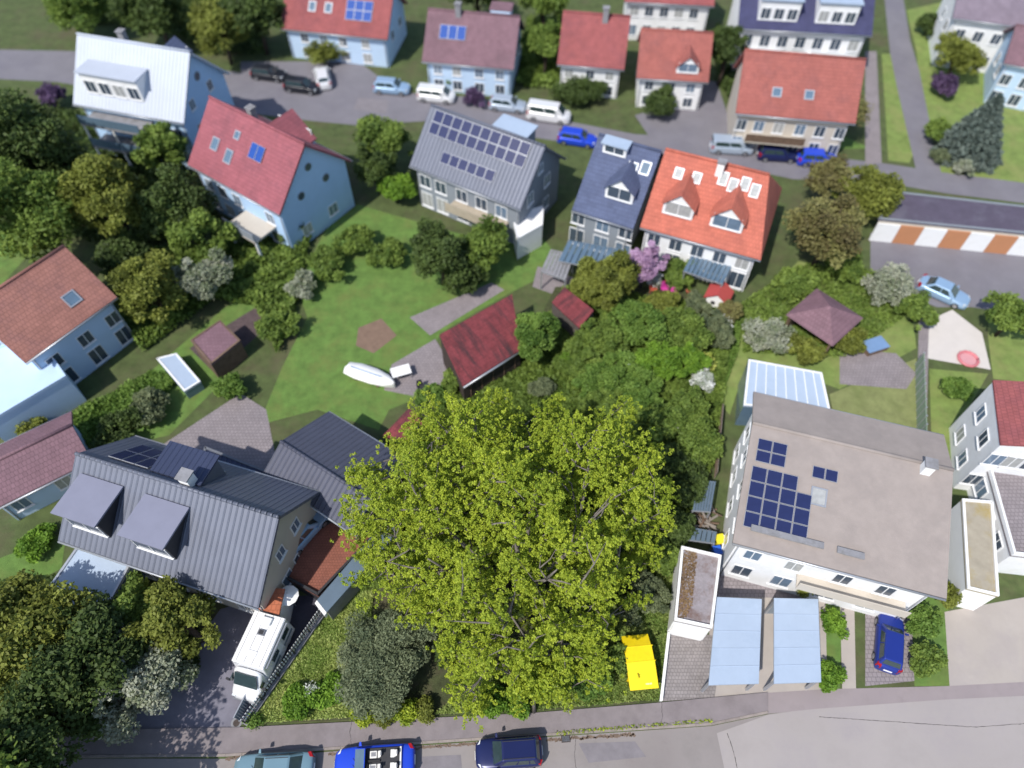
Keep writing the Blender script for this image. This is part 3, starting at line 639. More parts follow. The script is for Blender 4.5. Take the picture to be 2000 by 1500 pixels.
# garage of the plot's neighbour
r, L = block('garage', 'white garage with leaf-strewn flat roof beside the plot', 'garage', [(1330,1068),(1408,1086),(1390,1228),(1316,1212)], 2.7, m_white, m_flat, .2, m_whited)
cx = sum((p.x for p in L)) / 4
p, q = sorted(L, key=lambda v: v.y)[:2]; p, q = sorted((p, q), key=lambda v: v.x); mid = (p + q) / 2; ang = math.atan2(q.y-p.y, q.x-p.x)
gd = MB()
for k in range(8): gd.box(-1.05, 1.05, -.06, 0, .03+k*.27, .28+k*.27)
g = gd.build('garage_door', m_whited, r); g.location = (mid.x*.985, mid.y*.985-.01, 0); g.rotation_euler = (0,0,ang)
for i, (pts, lb) in enumerate([([(1400,1166),(1488,1170),(1482,1335),(1384,1338)], 'left one of the two pale blue flat carport roofs'), ([(1512,1168),(1598,1170),(1604,1332),(1512,1335)], 'right one of the two pale blue flat carport roofs')]):
    top = [P(a, b, 2.5) for a, b in pts]; c = sum(top, Vector()) / 4
    root = empty('carport', (c.x, c.y, 0), 0, lb, 'carport', 'pair of carports'); LL = [Vector((v.x-c.x, v.y-c.y, 0)) for v in reversed(top)]
    MB().hexa([(v.x, v.y, 2.36) for v in LL], [(v.x, v.y, 2.5) for v in LL]).build('roof', m_lightmetal, root)
    for k_ in range(1, 5):
        a, b = LL[0].lerp(LL[3], k_/5), LL[1].lerp(LL[2], k_/5); MB().tube([(a.x, a.y, 2.505), (b.x, b.y, 2.505)], .022, 5).build('roof_seam', m_lightmetal, root)
    for v in LL:
        v = v * .93; MB().box(v.x-.07, v.x+.07, v.y-.07, v.y+.07, .01, 2.358).build('post', m_alu, root)
    bk = [v for v in LL if v.y > 0]; xs = [v.x*.95 for v in bk]; MB().box(min(xs), max(xs), bk[0].y*.96-.05, bk[0].y*.96+.05, .01, 2.355).build('back_wall', m_grayr, root)
# row garages of the courtyard
r, L = block('garage_row', 'long dark-roofed row of garages with orange doors at the courtyard', 'garage row', [(1750,375),(2150,420),(2140,470),(1715,428)], 2.6, m_cream, mat('bitumen', S(92,84,104), .9, .15, 1, stain=S(120,120,136), stain_scale=.3), .12, m_grayr)
pts = sorted(L, key=lambda v: v.y); 
fl, fr = (L[i] for i in sorted(range(4), key=lambda i: L[i].y)[:2]); 
A_ = P(1715,428,2.6); B_ = P(2140,470,2.6); o_ = r.location; d = (B_ - A_); Ln = d.length; d.normalize(); n = Vector((d.y, -d.x, 0))
for k in range(9):
    q = A_ + d * (Ln * (k + .5) / 9) - Vector((o_.x, o_.y, 0)); q = q * .986
    MB().box(-1.05, 1.05, -.12, .0, .02, 2.15).build('garage_door', m_orange_door if k % 2 else m_white, r).matrix_local = Matrix.Translation((q.x, q.y, 0)) @ Matrix.Rotation(math.atan2(d.y, d.x), 4, 'Z')
r, L = block('outbuilding', 'small white box-shaped outbuilding behind the solar roofed house', 'outbuilding', [(1000,422),(1062,402),(1060,440),(1010,468)], 2.6, m_white, m_whited, .1)
# brown roof terrace with its parapet wall, bottom left
r, L = block('roof_terrace', 'rust-brown tiled roof terrace next to the parapet wall', 'terrace', [(672,1005),(735,1045),(622,1165),(536,1118),(560,1060)], 1.6, m_dark, m_brown, .28, m_dark)
r, L = block('terracotta_porch', 'small terracotta porch roof behind the motorhome', 'porch', [(495,1145),(556,1150),(545,1200),(488,1185)], 2.6, m_white, mat('terracotta', S(204,112,70), .85, .12, 1, pattern='tile'), 0)
o = MB()
for k in range(10):
    a0, a1 = k*math.pi/5, (k+1)*math.pi/5; o.quadv([(0,0,2.35),(.7*math.cos(a0),.7*math.sin(a0),2.1),(.7*math.cos(a1),.7*math.sin(a1),2.1)])
q = P(562,1162,2.2); e_ = empty('parasol', (q.x,q.y,0), 0, 'small white parasol beside the terracotta porch', 'parasol'); o.build('canopy', m_whited, e_); MB().tube([(0,0,0),(0,0,2.3)], .03).build('pole', m_alu, e_)
# parapet building
pa = [P(700,1062,2.1), P(742,1066,2.1), P(622,1190,2.1), P(588+34,1168,2.1)]
top = [P(728,1040,2.2), P(748,1052,2.2), P(640,1188,2.2), P(620,1166,2.2)]
top = [P(712,1064,2.1), P(745,1078,2.1), P(638,1196,2.1), P(619,1172,2.1)]
ext = (top[0] - top[3]).normalized() * 2.2; top[0] += ext; top[1] += ext
c = sum(top, Vector()) / 4; root = empty('parapet_wall', (c.x, c.y, 0), 0, 'thick wall with blue-grey metal cap at the edge of the plot', 'wall')
LL = [Vector((v.x-c.x, v.y-c.y, 0)) for v in top]; ar = sum(LL[i].x*LL[(i+1)%4].y - LL[(i+1)%4].x*LL[i].y for i in range(4))
if ar < 0: LL.reverse()
MB().hexa([(v.x*.98, v.y*.98, 0) for v in LL], [(v.x*.98, v.y*.98, 2.0) for v in LL]).build('wall', m_conc, root)
MB().hexa([(v.x, v.y, 2.002) for v in LL], [(v.x, v.y, 2.1) for v in LL]).build('cap', m_metalb, root)
e0 = top[3] - c; e1 = top[2] - c; d = (e1 - e0); 
MB().hexa([(e0.x-.1, e0.y-.22, 1.6), (e1.x-.1, e1.y-.22, 1.6), (e1.x, e1.y-.02, 1.6), (e0.x, e0.y-.02, 1.6)], [(e0.x-.1, e0.y-.22, 2.12), (e1.x-.1, e1.y-.22, 2.12), (e1.x, e1.y-.02, 2.12), (e0.x, e0.y-.02, 2.12)]).build('end_flashing', m_whited, root)
# the old red shed and small roofs of the plot
def leanto(label, pts, zs, roofm, wallm, name='shed', cat='shed', boards=True):
    r, L = block(name, label, cat, pts, 0, wallm, roofm, 0, slope_z=zs); return r, L
r, L = leanto('old garden shed with weathered red tile roof in the middle', [(1000,574),(1018,682),(904,754),(858,654)], [3.9,2.6,2.6,3.9], m_shed, mat('shed_boards', S(70,58,52), .9, .3, 2, pattern='board'))
A_ = P(904,754,2.6) - r.location; B_ = P(1018,682,2.6) - r.location
MB().tube([(A_.x+.05, A_.y-.1, 2.5), (B_.x+.05, B_.y-.1, 2.5)], .09, 8).build('gutter', m_alu, r, True)
for k in range(5):
    q = A_.lerp(B_, (k+.5)/5) * .96; MB().box(-.08,.08,-.05,.05,.02,2.3).build('post', m_wood, r).location = (q.x, q.y, 0)
r, L = leanto('small dull red tiled shed under the olive tree', [(1102,560),(1160,606),(1132,640),(1078,590)], [2.9,2.9,2.4,2.4], m_shed, mat('stone_wall', S(96,88,84), .95, .35, 4, .6, 12))
r, L = leanto('low dull crimson roof at the left edge of the big maple', [(800,795),(830,830),(790,865),(748,850)], [2.6,2.6,2.2,2.2], m_shed, m_dark)
# white play house with red roof
c = P(1398,598,0); root = empty('play_house', (c.x, c.y+.2, .1), rad(-28), 'tiny white play house with a red ribbed roof', 'play house')
MB().hexa([(x, -.75, z) for x, z in ((-.85,0),(.85,0),(.85,1.3),(0,1.95),(-.85,1.3))][::-1], [(x, .75, z) for x, z in ((-.85,0),(.85,0),(.85,1.3),(0,1.95),(-.85,1.3))][::-1]).build('wall', m_whited, root)
m_prr = mat('red_sheet', S(196, 74, 74), .6, .08, 1)
for q in (-1, 1):
    MB().hexa([(0,-.95,1.98),(0,.95,1.98),(q*1.1,.95,1.17),(q*1.1,-.95,1.17)], [(0,-.95,2.04),(0,.95,2.04),(q*1.1,.95,1.23),(q*1.1,-.95,1.23)]).build('roof_sheet', m_prr, root)
    for k in range(7):
        y = -.9 + k*.3; MB().tube([(q*.05,y,2.03),(q*1.08,y,1.27)], .03, 5).build('batten', m_orangep if q > 0 else m_prr, root)
MB().tube([(-.2,-.76,.8),(-.2,-.8,.8)], .2, 14).build('round_window', m_dark, root); MB().tube([(.45,-.76,.85),(.45,-.8,.85)], .12, 12).build('round_window', m_dark, root)
# grey conservatory/patio roofs under the double house
def slatroof(label, pts, h_, n, m_, name='pergola', cat='pergola', mb=m_alu):
    top = [P(a, b, h_) for a, b in pts]; c = sum(top, Vector()) / 4; root = empty(name, (c.x, c.y, 0), 0, label, cat); L = [v - Vector((c.x, c.y, 0)) for v in top]
    for v in L: MB().box(v.x*.94-.06, v.x*.94+.06, v.y*.94-.06, v.y*.94+.06, .01, h_-.1).build('post', mb, root)
    for a, b in ((0,1),(3,2)): MB().tube([L[a], L[b]], .06, 4).build('beam', mb, root)
    for k in range(n):
        t0, t1 = (k+.08)/n, (k+.92)/n; q = [L[0].lerp(L[1],t0), L[0].lerp(L[1],t1), L[3].lerp(L[2],t1), L[3].lerp(L[2],t0)]
        MB().hexa([(v.x,v.y,v.z+.07) for v in q][::-1], [(v.x,v.y,v.z+.1) for v in q][::-1]).build('roof_panel', m_, root)
    return root
slatroof('blue glazed patio roof below the orange-roofed half', [(1358,482),(1440,500),(1412,556),(1334,530)], 2.5, 9, m_glassb, 'patio_roof', 'patio roof')
slatroof('blue glazed patio roof below the slate-blue roofed half', [(1110,470),(1232,492),(1215,535),(1090,510)], 2.6, 11, m_glassb, 'patio_roof', 'patio roof')
slatroof('pale grey slatted pergola left of the olive tree', [(1075,488),(1122,498),(1105,548),(1056,530)], 2.3, 7, m_conc)
sheet('patio', [(1050,520),(1130,545),(1110,585),(1040,560)], .016, m_terr)
# pavilion with mauve pyramid roof
c = P(1612,615,2.6); root = empty('garden_pavilion', (c.x, c.y, 0), rad(42), 'square garden pavilion with mauve pyramid roof', 'pavilion')
z = 2.4; a = 2.3
cor = [(-a,-a,z),(a,-a,z),(a,a,z),(-a,a,z)]; rf = MB()
for i in range(4): rf.quadv([cor[i], cor[(i+1)%4], (0,0,3.7)])
rf.quadv(cor[::-1]).build('roof', m_tmauve, root)
for x in (-2,2):
    for y in (-2,2): MB().box(x-.08,x+.08,y-.08,y+.08,.01,2.395).build('post', m_wood, root)
MB().box(-1.9,1.9,1.85,1.95,.01,2.3).build('back_wall', m_wood, root)
# green hedge-coloured fence panel strip at right garden
a_, b_ = P(1805,690,1.6), P(1812,880,1.6); d = b_-a_; n = 12
root = empty('garden_fence', (a_.x, a_.y, 0), math.atan2(d.y, d.x), 'long pale green privacy fence across the right garden', 'fence'); Ls = d.length/n
pm = MB().box(.04, Ls-.04, -.03, .03, .06, 1.6).mesh('fence_panel', m_greens); pp = MB().box(-.05,.05,-.05,.05,.0,1.7).mesh('post', m_alu)
for k in range(n+1):
    o = bpy.data.objects.new('post', pp); C.objects.link(o); o.parent = root; o.location = (k*Ls,0,0)
    if k < n: o = bpy.data.objects.new('fence_panel', pm); C.objects.link(o); o.parent = root; o.location = (k*Ls,0,0)

# ------------------------------------------------------------ retaining wall and picket fence left of the plot
a_, b_ = P(479,1414,.5), P(634,1192,.5); d = b_ - a_; Lw = d.length
root = empty('retaining_wall', (a_.x, a_.y, 0), math.atan2(d.y, d.x), 'low grey concrete retaining wall under the picket fence', 'wall')
MB().box(0, Lw, -.14, .10, 0, .45).build('wall_body', m_conc, root); MB().box(-.05, Lw, -.17, .13, .452, .5).build('coping', m_conc, root)
fr = empty('picket_fence', (a_.x, a_.y, .5), math.atan2(d.y, d.x), 'pale picket fence on the retaining wall along the driveway', 'fence')
npk = 40; pk = MB().box(-.05, .05, -.012, .012, .04, .95).mesh('picket', m_whited)
for k in range(npk):
    o = bpy.data.objects.new('picket', pk); C.objects.link(o); o.parent = fr; o.location = (.06 + (Lw-.12)*k/(npk-1), .03, 0); o.rotation_euler = (0, random.uniform(-.01,.01), 0)
for z in (.2, .65): MB().box(0, Lw, -.03, .0, z, z+.06).build('rail', m_dark, fr)
for k in range(6): MB().box(-.04,.04,-.08,-.031,0,.9).build('post', m_dark, fr).location = (.05+(Lw-.1)*k/5, 0, 0)
# open driveway gate leaf
q = P(476,1410,0); q2 = P(500,1362,0); d = q2 - q
root = empty('driveway_gate', (q.x-.25, q.y, .02), math.atan2(d.y, d.x), 'open grey-green driveway gate leaf beside the motorhome', 'gate')
gl = d.length
for z in (.08, 1.15): MB().box(0, gl, -.03, .03, z, z+.07).build('rail', m_alu, root)
for k in range(9): MB().box(.05+k*(gl-.1)/9, .05+(k+.88)*(gl-.1)/9, -.02, .02, .152, 1.148).build('board', m_metalb, root)
# manhole
def disc(name, label, px, py, r_, m_, z=.02, cat='manhole cover'):
    c = P(px, py, z); root = empty(name, (c.x, c.y, 0), 0, label, cat)
    MB().tube([(0,0,z-.01),(0,0,z+.012)], r_, 24).build('frame', m_conc, root); MB().tube([(0,0,z+.0125),(0,0,z+.02)], r_*.62, 20).build('lid', m_, root)
disc('manhole_cover', 'round rusty manhole cover at the driveway mouth', 462, 1412, .34, m_rust)
c = P(1105, 1443, .01); root = empty('drain_grate', (c.x, c.y, .006), rad(4), 'rectangular street drain grate by the kerb', 'drain grate')
MB().box(-.27,.27,-.2,-.16,0,.03).box(-.27,.27,.16,.2,0,.03).box(-.27,-.23,-.16,.16,0,.03).box(.23,.27,-.16,.16,0,.03).build('frame', m_rust, root)
MB().box(-.23,.23,-.16,.16,0,.006).build('shaft', m_black, root)
for k in range(6): MB().box(-.2+k*.075,-.165+k*.075,-.16,.16,.007,.028).build('bar', m_vent, root)
# plot boundary kerb at the right: low white wall/edge along garage forecourt
a_, b_ = P(1291,1368,.3), P(1306,1236,.3); d = b_-a_
root = empty('edge_wall', (a_.x, a_.y, 0), math.atan2(d.y, d.x), 'narrow white edging wall between the plot and the garage forecourt', 'wall')
MB().box(0, d.length, -.07, .07, 0, .36).build('wall_body', m_white, root); MB().box(-.02, d.length, -.09, .09, .362, .4).build('coping', m_whited, root)
a_, b_ = P(1400,925,.9), P(1412,790,.9); d = b_-a_
root = empty('boundary_fence', (a_.x, a_.y, 0), math.atan2(d.y, d.x), 'grey board fence between the plot and the greige-roofed house', 'fence')
bm_ = MB().box(0,.19,-.015,.015,.05,1.2).mesh('board', m_woodg)
for k in range(int(d.length/.21)):
    o = bpy.data.objects.new('board', bm_); C.objects.link(o); o.parent = root; o.location = (k*.21,0,0)
for z in (.3,.9): MB().box(0,d.length,.016,.06,z,z+.08).build('rail', m_wood, root)
# outside stairs / slatted store right of the maple
slatroof('blue-grey slatted store roof between the plot and the right house', [(1362,938),(1398,942),(1388,1000),(1352,998)], 1.6, 7, m_metalb, 'store_roof', 'store roof')
slatroof('small grey slatted bin shelter behind the leaf-strewn garage', [(1344,1030),(1400,1040),(1396,1062),(1338,1054)], 1.3, 6, m_metalb, 'bin_shelter', 'bin shelter')
rp = random.Random(3)
c = P(1375,1015,0); root = empty('wood_pile', (c.x, c.y, 0), 0, 'untidy pile of logs and branches behind the white garage', 'wood pile')
for k in range(26):
    x, y, zz = rp.uniform(-.7,.8), rp.uniform(-.8,.8), .1+rp.random()*.45; t = rp.uniform(0,3.14); l = rp.uniform(.25,.6)
    MB().tube([(x-l*math.cos(t), y-l*math.sin(t), zz), (x+l*math.cos(t), y+l*math.sin(t), zz+rp.uniform(-.05,.1))], rp.uniform(.05,.1), 7).build('log', m_wood if k%2 else m_woodg, root)
def bin_(label, px, py, m_, w_=.55, h_=1.0, cat='bin'):
    c = P(px, py, h_); root = empty('wheelie_bin', (c.x, c.y, .01), rad(10), label, cat)
    MB().hexa([(-w_*.42,-w_*.45,.08),(w_*.42,-w_*.45,.08),(w_*.42,w_*.45,.08),(-w_*.42,w_*.45,.08)], [(-w_*.5,-w_*.55,h_-.06),(w_*.5,-w_*.55,h_-.06),(w_*.5,w_*.55,h_-.06),(-w_*.5,w_*.55,h_-.06)]).build('body', m_, root, bevel=.02)
    MB().box(-w_*.54,w_*.54,-w_*.6,w_*.6,h_-.058,h_).build('lid', m_, root, bevel=.02)
    MB().tube([(-w_*.45,w_*.62,.12),(-w_*.3,w_*.62,.12)], .11, 12).build('wheel', m_black, root); MB().tube([(w_*.3,w_*.62,.12),(w_*.45,w_*.62,.12)], .11, 12).build('wheel', m_black, root)
bin_('blue wheelie bin at the corner of the leaf-strewn garage', 1402, 1074, mat('blue_plastic', (.03,.13,.6), .5, .05, 2))
bin_('yellow wheelie bin near the blue one behind the garage', 1407, 1052, mat('yellow_plastic', (.75,.65,.03), .5, .05, 2), .6)
bin_('blue recycling bin by the yellow bush near the carports', 1432, 1135, mat('red_plastic', (.6,.08,.05), .5, .05, 2)) if False else None

# ------------------------------------------------------------ yellow lidded container
c = (P(1249,1292,1.2)); root = empty('yellow_container', (c.x, c.y, .11), rad(5), 'bright yellow steel container with three lids on the grass', 'container')
W2, y0, y1, y2, y3 = .88, -1.62, -.10, .84, 1.62
MB().hexa([(-W2*.86, y0*.78, .12), (W2*.86, y0*.78, .12), (W2*.86, y3*.8, .12), (-W2*.86, y3*.8, .12)], [(-W2*.97, y0, 1.02), (W2*.97, y0, 1.02), (W2*.97, y3, 1.02), (-W2*.97, y3, 1.02)]).build('body', m_yellow, root, bevel=.02)
MB().hexa([(-W2*.96, y0, 1.022), (W2*.96, y0, 1.022), (W2*.96, y3, 1.022), (-W2*.96, y3, 1.022)][:], [(-W2*.96, y1, 1.38), (W2*.96, y1, 1.38), (W2*.96, y2, 1.36), (-W2*.96, y2, 1.36)]).build('hood', m_yellow, root)
def lid(ya, za, yb, zb, w_):
    t = .05; o = MB().hexa([(-w_, ya, za), (w_, ya, za), (w_, yb, zb), (-w_, yb, zb)], [(-w_, ya, za+t), (w_, ya, za+t), (w_, yb, zb+t), (-w_, yb, zb+t)]).build('lid', m_yellow, root, bevel=.012)
    return o
l1 = lid(y0-.04, 1.04, y1-.02, 1.42, W2+.02); lid(y1+.03, 1.42, y2-.03, 1.40, W2+.005); lid(y2+.02, 1.40, y3+.03, 1.06, W2-.02)
for yy, zz in ((y1, 1.46), (y2, 1.44)): MB().tube([(-W2-.07, yy, zz), (W2+.07, yy, zz)], .035, 8).build('hinge_bar', m_yellow, root)
for x in (-W2*.6, W2*.6): MB().box(x-.06,x+.06,y0*.8,y3*.8,0,.118).build('skid', m_rust, root)
for sx in (-1,1):
    for yy in (-.9, .1, 1.1): MB().box(sx*W2*.93-.05, sx*W2*.93+.05, yy-.05, yy+.05, .25, 1.0).build('rib', m_yellow, root)
cuf = MB()                                                  # worn sticker print, small pale strokes on the front lid
for k, (x, ln) in enumerate(((.12,.05),(.20,.07),(.28,.06),(.36,.08),(.44,.06))):
    yy = -1.42; zz = 1.04+.05+(yy-y0+.04)*(.38/1.56)+.004; g = .38/1.56
    cuf.hexa([(x,yy,zz),(x+ln,yy-.01,zz-.01*g),(x+ln,yy+.09,zz+.09*g),(x,yy+.08,zz+.08*g)], [(x,yy,zz+.004),(x+ln,yy-.01,zz-.01*g+.004),(x+ln,yy+.09,zz+.09*g+.004),(x,yy+.08,zz+.08*g+.004)])
cuf.build('worn_print', m_scuff, l1)

# ------------------------------------------------------------ cars
def loft(st, ring, closed=True):
    mb = MB(); R = [ring(*s_) for s_ in st]; n = len(R[0])
    for r_ in R: mb.v += r_
    for i in range(len(R)-1):
        for k in range(n-1):
            a = i*n+k; mb.f.append((a, a+1, a+n+1, a+n)); mb.mi.append(0)
    mb.f.append(tuple(range(n-1, -1, -1))); mb.mi.append(0)
    mb.f.append(tuple((len(R)-1)*n+k for k in range(n))); mb.mi.append(0)
    return mb
def make_wheel(root, x, y, r_, wd=.2):
    s_ = 1 if y > 0 else -1
    t = MB().tube([(x, y-s_*wd/2, r_), (x, y+s_*(wd/2-.02), r_), (x, y+s_*wd/2, r_)], [r_, r_, r_*.9], 20).build('wheel', m_black, root)
    MB().tube([(x, y+s_*(wd/2+.001), r_), (x, y+s_*(wd/2+.012), r_)], r_*.62, 12).build('rim', m_chrome, t)
def make_car(label, loc, yaw, L, W, Hh, paint, kind='hatch', group=None, name='parked_car', detail=True):
    """front towards +x in the car's frame"""
    root = empty(name, loc, yaw, label, 'car', group); k = Hh / 1.45; hw = W / 2
    st = [(-.5,.72,.62),(-.49,.86,.80),(-.46,.95,.88),(-.40,.99,.92),(-.25,1,.92),(0,1,.90),(.15,1,.88),(.22,1,.86),(.34,.98,.80),(.42,.92,.74),(.47,.82,.66),(.495,.66,.58),(.5,.5,.50)]
    if kind in ('sedan', 'cabrio'): st = [(-.5,.70,.66),(-.49,.84,.82),(-.46,.93,.88),(-.36,.98,.91)] + st[4:]
    def ring(t, w_, z):
        x = t * L; z *= k; y = hw * w_
        half = [(x, y*.93, .2), (x, y, .34), (x, y, z*.72), (x, y*.965, z*.93), (x, y*.86, z), (x, y*.45, z+.035), (x, 0, z+.045)]
        return half + [(a, -b, c_) for a, b, c_ in reversed(half[:-1])]
    body = loft(st, ring).build('body', paint, root, smooth=True)
    ss = body.modifiers.new('sub', 'SUBSURF'); ss.levels = 1; ss.render_levels = 2 if detail else 1
    if kind != 'cabrio':
        b0, b1, r0, r1 = {'hatch': (-.47, .25, -.40, .10), 'sedan': (-.38, .24, -.22, .08), 'van': (-.49, .36, -.47, .22)}[kind]
        zb, zt = .86*k, Hh-.03; wb_, wt = hw*.90, hw*.68 if kind != 'van' else hw*.78
        bot = [(b0*L,-wb_,zb),(b1*L,-wb_*.94,zb-.02),(b1*L,wb_*.94,zb-.02),(b0*L,wb_,zb)]; top = [(r0*L,-wt,zt),(r1*L,-wt,zt),(r1*L,wt,zt),(r0*L,wt,zt)]
        cab = MB().hexa(bot, top).build('cabin', paint, root, smooth=False); bv = cab.modifiers.new('b', 'BEVEL'); bv.width = .09; bv.segments = 3
        B = [Vector(p) for p in bot]; T = [Vector(p) for p in top]
        def pane(name, a, b, c_, d_, u0, u1, v0, v1, m_=m_carglass):
            f = lambda u, v: a.lerp(b, u).lerp(d_.lerp(c_, u), v)
            q = [f(u0,v0), f(u1,v0), f(u1,v1), f(u0,v1)]; n = (q[1]-q[0]).cross(q[3]-q[0]).normalized()
            MB().hexa([p_ - n*.03 for p_ in q], [p_ + n*.012 for p_ in q]).build(name, m_, root, bevel=.01)
        pane('windscreen', B[1], B[2], T[2], T[1], .07, .93, .08, .96)
        pane('rear_window', B[3], B[0], T[0], T[3], .10, .90, .30 if kind != 'sedan' else .12, .93)
        for a, b, c_, d_ in ((B[0], B[1], T[1], T[0]), (B[2], B[3], T[3], T[2])):
            fl = a is B[2]
            for u0, u1 in ((.10,.22),(.245,.50),(.53,.84)) if detail else ((.1,.5),(.53,.84)):
                if fl: u0, u1 = 1-u1, 1-u0
                pane('side_window', a, b, c_, d_, u0, u1, .14, .88)
        if detail: 
            for yy in (-wt*.8, wt*.8): MB().tube([(r0*L*.95, yy, zt+.02), (r1*L*.9, yy, zt+.02)], .018, 6).build('roof_rail', m_dark, root)
    for sx in (-.31, .30):
        for sy in (-1, 1):
            make_wheel(root, sx*L, sy*(hw-.10), .31)
    for sy in (-1, 1):
        MB().hexa([(.445*L, sy*hw*.62, .5*k),(.485*L, sy*hw*.58, .5*k),(.44*L, sy*hw*.93, .5*k)][::sy], [(.43*L, sy*hw*.62, .76*k),(.468*L, sy*hw*.58, .70*k),(.412*L, sy*hw*.92, .77*k)][::sy]).build('headlight', m_lamp, root, bevel=.015)
        MB().hexa([(-.505*L, sy*hw*.6, .55*k),(-.47*L, sy*hw*.97, .55*k),(-.44*L, sy*hw*.93, .6*k),(-.47*L, sy*hw*.6, .6*k)][::-sy], [(-.492*L, sy*hw*.62, .93*k),(-.46*L, sy*hw*.93, .95*k),(-.42*L, sy*hw*.90, .95*k),(-.45*L, sy*hw*.62, .96*k)][::-sy]).build('tail_light', m_red, root, bevel=.015)
        m_ = MB().hexa([(.155*L, sy*hw*.93, .90*k),(.20*L, sy*hw*.93, .88*k),(.195*L, sy*(hw+.17), .90*k),(.165*L, sy*(hw+.17), .92*k)][::sy], [(.155*L, sy*hw*.93, 1.02*k),(.19*L, sy*hw*.93, 1.0*k),(.185*L, sy*(hw+.17), 1.03*k),(.165*L, sy*(hw+.17), 1.04*k)][::sy]).build('mirror', paint, root, bevel=.02)
    MB().box(.488*L, .505*L, -.3, .3, .36, .47).build('grille', m_dark, root); MB().box(.49*L, .512*L, -.26, .26, .27, .35).build('number_plate', m_whited, root)
    MB().box(-.508*L, -.495*L, -.26, .26, .5, .6).build('number_plate', m_whited, root)
    if detail:
        for yy in (-.25, .1): MB().tube([(.262*L, yy, .9*k), (.20*L, yy+.38, .98*k)], .01, 4).build('wiper', m_black, root)
    if kind == 'cabrio':
        MB().box(-.33*L, .10*L, -hw*.78, hw*.78, .6, .955).build('interior', m_dark, root, bevel=.04)
        zs = .957
        for sy in (-1, 1):
            for sx, nm in ((-.04, 'front_seat'), (-.24, 'rear_seat')):
                s_ = MB(); x = sx*L; y = sy*hw*.38
                s_.box(x, x+.42, y-.2, y+.2, zs, zs+.07) if nm == 'front_seat' else s_.box(x-.1, x+.15, y-.22, y+.22, zs, zs+.07)
                s_.hexa([(x-.16,y-.2,zs),(x-.03,y-.2,zs),(x-.03,y+.2,zs),(x-.16,y+.2,zs)], [(x-.28,y-.17,zs+.26),(x-.18,y-.17,zs+.26),(x-.18,y+.17,zs+.26),(x-.28,y+.17,zs+.26)])
                o_ = s_.build(nm, m_seat, root, bevel=.05)
                MB().box(x+.06, x+.34, y-.11, y+.11, zs+.071, zs+.085).build('seat_cushion', m_conc, o_, bevel=.01) if nm == 'front_seat' else None
                MB().box(x-.33, x-.24, y-.1, y+.1, zs+.28, zs+.38).build('headrest', m_vent, o_, bevel=.03)
        MB().box(-.04*L-.2, .08*L, -.06, .06, zs, zs+.1).build('centre_console', m_black, root)
        MB().hexa([(.10*L,-hw*.78,.95),(.235*L,-hw*.82,.93),(.235*L,hw*.82,.93),(.10*L,hw*.78,.95)], [(.10*L,-hw*.76,.97),(.20*L,-hw*.78,1.0),(.20*L,hw*.78,1.0),(.10*L,hw*.76,.97)]).build('dashboard', m_dark, root)
        q = [Vector(p) for p in ((.235*L,-hw*.80,.93),(.235*L,hw*.80,.93),(.10*L,hw*.70,1.34),(.10*L,-hw*.70,1.34))]; n = Vector((.42,0,.6)).normalized()
        g = MB().hexa([p_-n*.012 for p_ in q], [p_ for p_ in q]).build('windscreen', m_glassb, root)
        MB().tube([q[0], q[3], q[2], q[1]], .035, 6).build('windscreen_frame', paint, root)
        t_ = MB(); 
        pts = [(.06*L + .02, hw*.38+.18*math.cos(a*math.pi/6), zs+.2+.16*math.sin(a*math.pi/6)) for a in range(13)]
        t_.tube(pts, .02, 5).build('steering_wheel', m_black, root)
        MB().box(-.345*L, -.325*L, -hw*.74, hw*.74, .93, 1.06).build('wind_deflector', m_seat, root)
    return root
yw = rad(183.6)
def cpos(px, py, z): q = P(px, py, z); return (q.x, q.y, .005)
make_car('dark navy hatchback parked rightmost by the kerb', cpos(994,1469,.75), yw, 4.0, 1.74, 1.50, m_cnavy)
make_car('bright blue open convertible with white seats in the bottom street', cpos(731,1488,.7), yw, 4.75, 1.84, 1.38, m_cblue, 'cabrio')
make_car('teal-silver saloon parked leftmost in the bottom street', cpos(533,1503,.7), rad(182.5), 4.75, 1.84, 1.42, m_cteal, 'sedan')
def far_car(label, x, y, yaw, m_, kind='hatch', L=4.3, Hh=1.5): make_car(label, cpos(x, y, .7), rad(yaw), L, 1.8, Hh, m_, kind, detail=False, group='cars parked along the upper street')
far_car('white car leftmost on the upper street', 630, 148, 105, m_cwhite)
far_car('dark car parked nearest the crimson-roofed house on the upper street', 590, 166, -12, m_cdark)
far_car('black car between the white-roofed house and the white car', 525, 142, -12, m_cdark)
far_car('light blue car below the red-roofed house with dark panels', 765, 168, -8, m_clb)
far_car('white estate car parked left of the purple shrub', 852, 184, -10, m_cwhite, 'van', 4.4, 1.6)
far_car('dull blue-grey car right of the purple shrub', 992, 202, -12, m_csilver)
far_car('large white van on the upper street above the solar roof', 1072, 222, -14, m_cwhite, 'van', 5.0, 1.9)
far_car('bright blue car right below the white van', 1128, 268, -14, m_cblue)
far_car('pale silver car behind the orange double house', 1430, 284, -6, m_csilver, 'van', 4.6, 1.6)
far_car('dark navy car between the silver and bright blue cars', 1520, 298, -6, m_cnavy)
far_car('bright blue car nearest the side street corner', 1598, 308, -6, m_cblue)
make_car('mid blue car parked in the courtyard by the garage row', cpos(1845,568,.7), rad(-38), 4.5, 1.8, 1.45, m_clb, 'sedan', detail=False)
q = P(1742,1205,.6) - P(1736,1300,.6)
make_car('dark blue car on the driveway right of the carports', cpos(1739,1252,.7), math.atan2(q.y, q.x), 3.9, 1.65, 1.45, mat('dark_blue_paint', (.02,.04,.25), .28, .03, 1, metal=.25), 'hatch', detail=False)
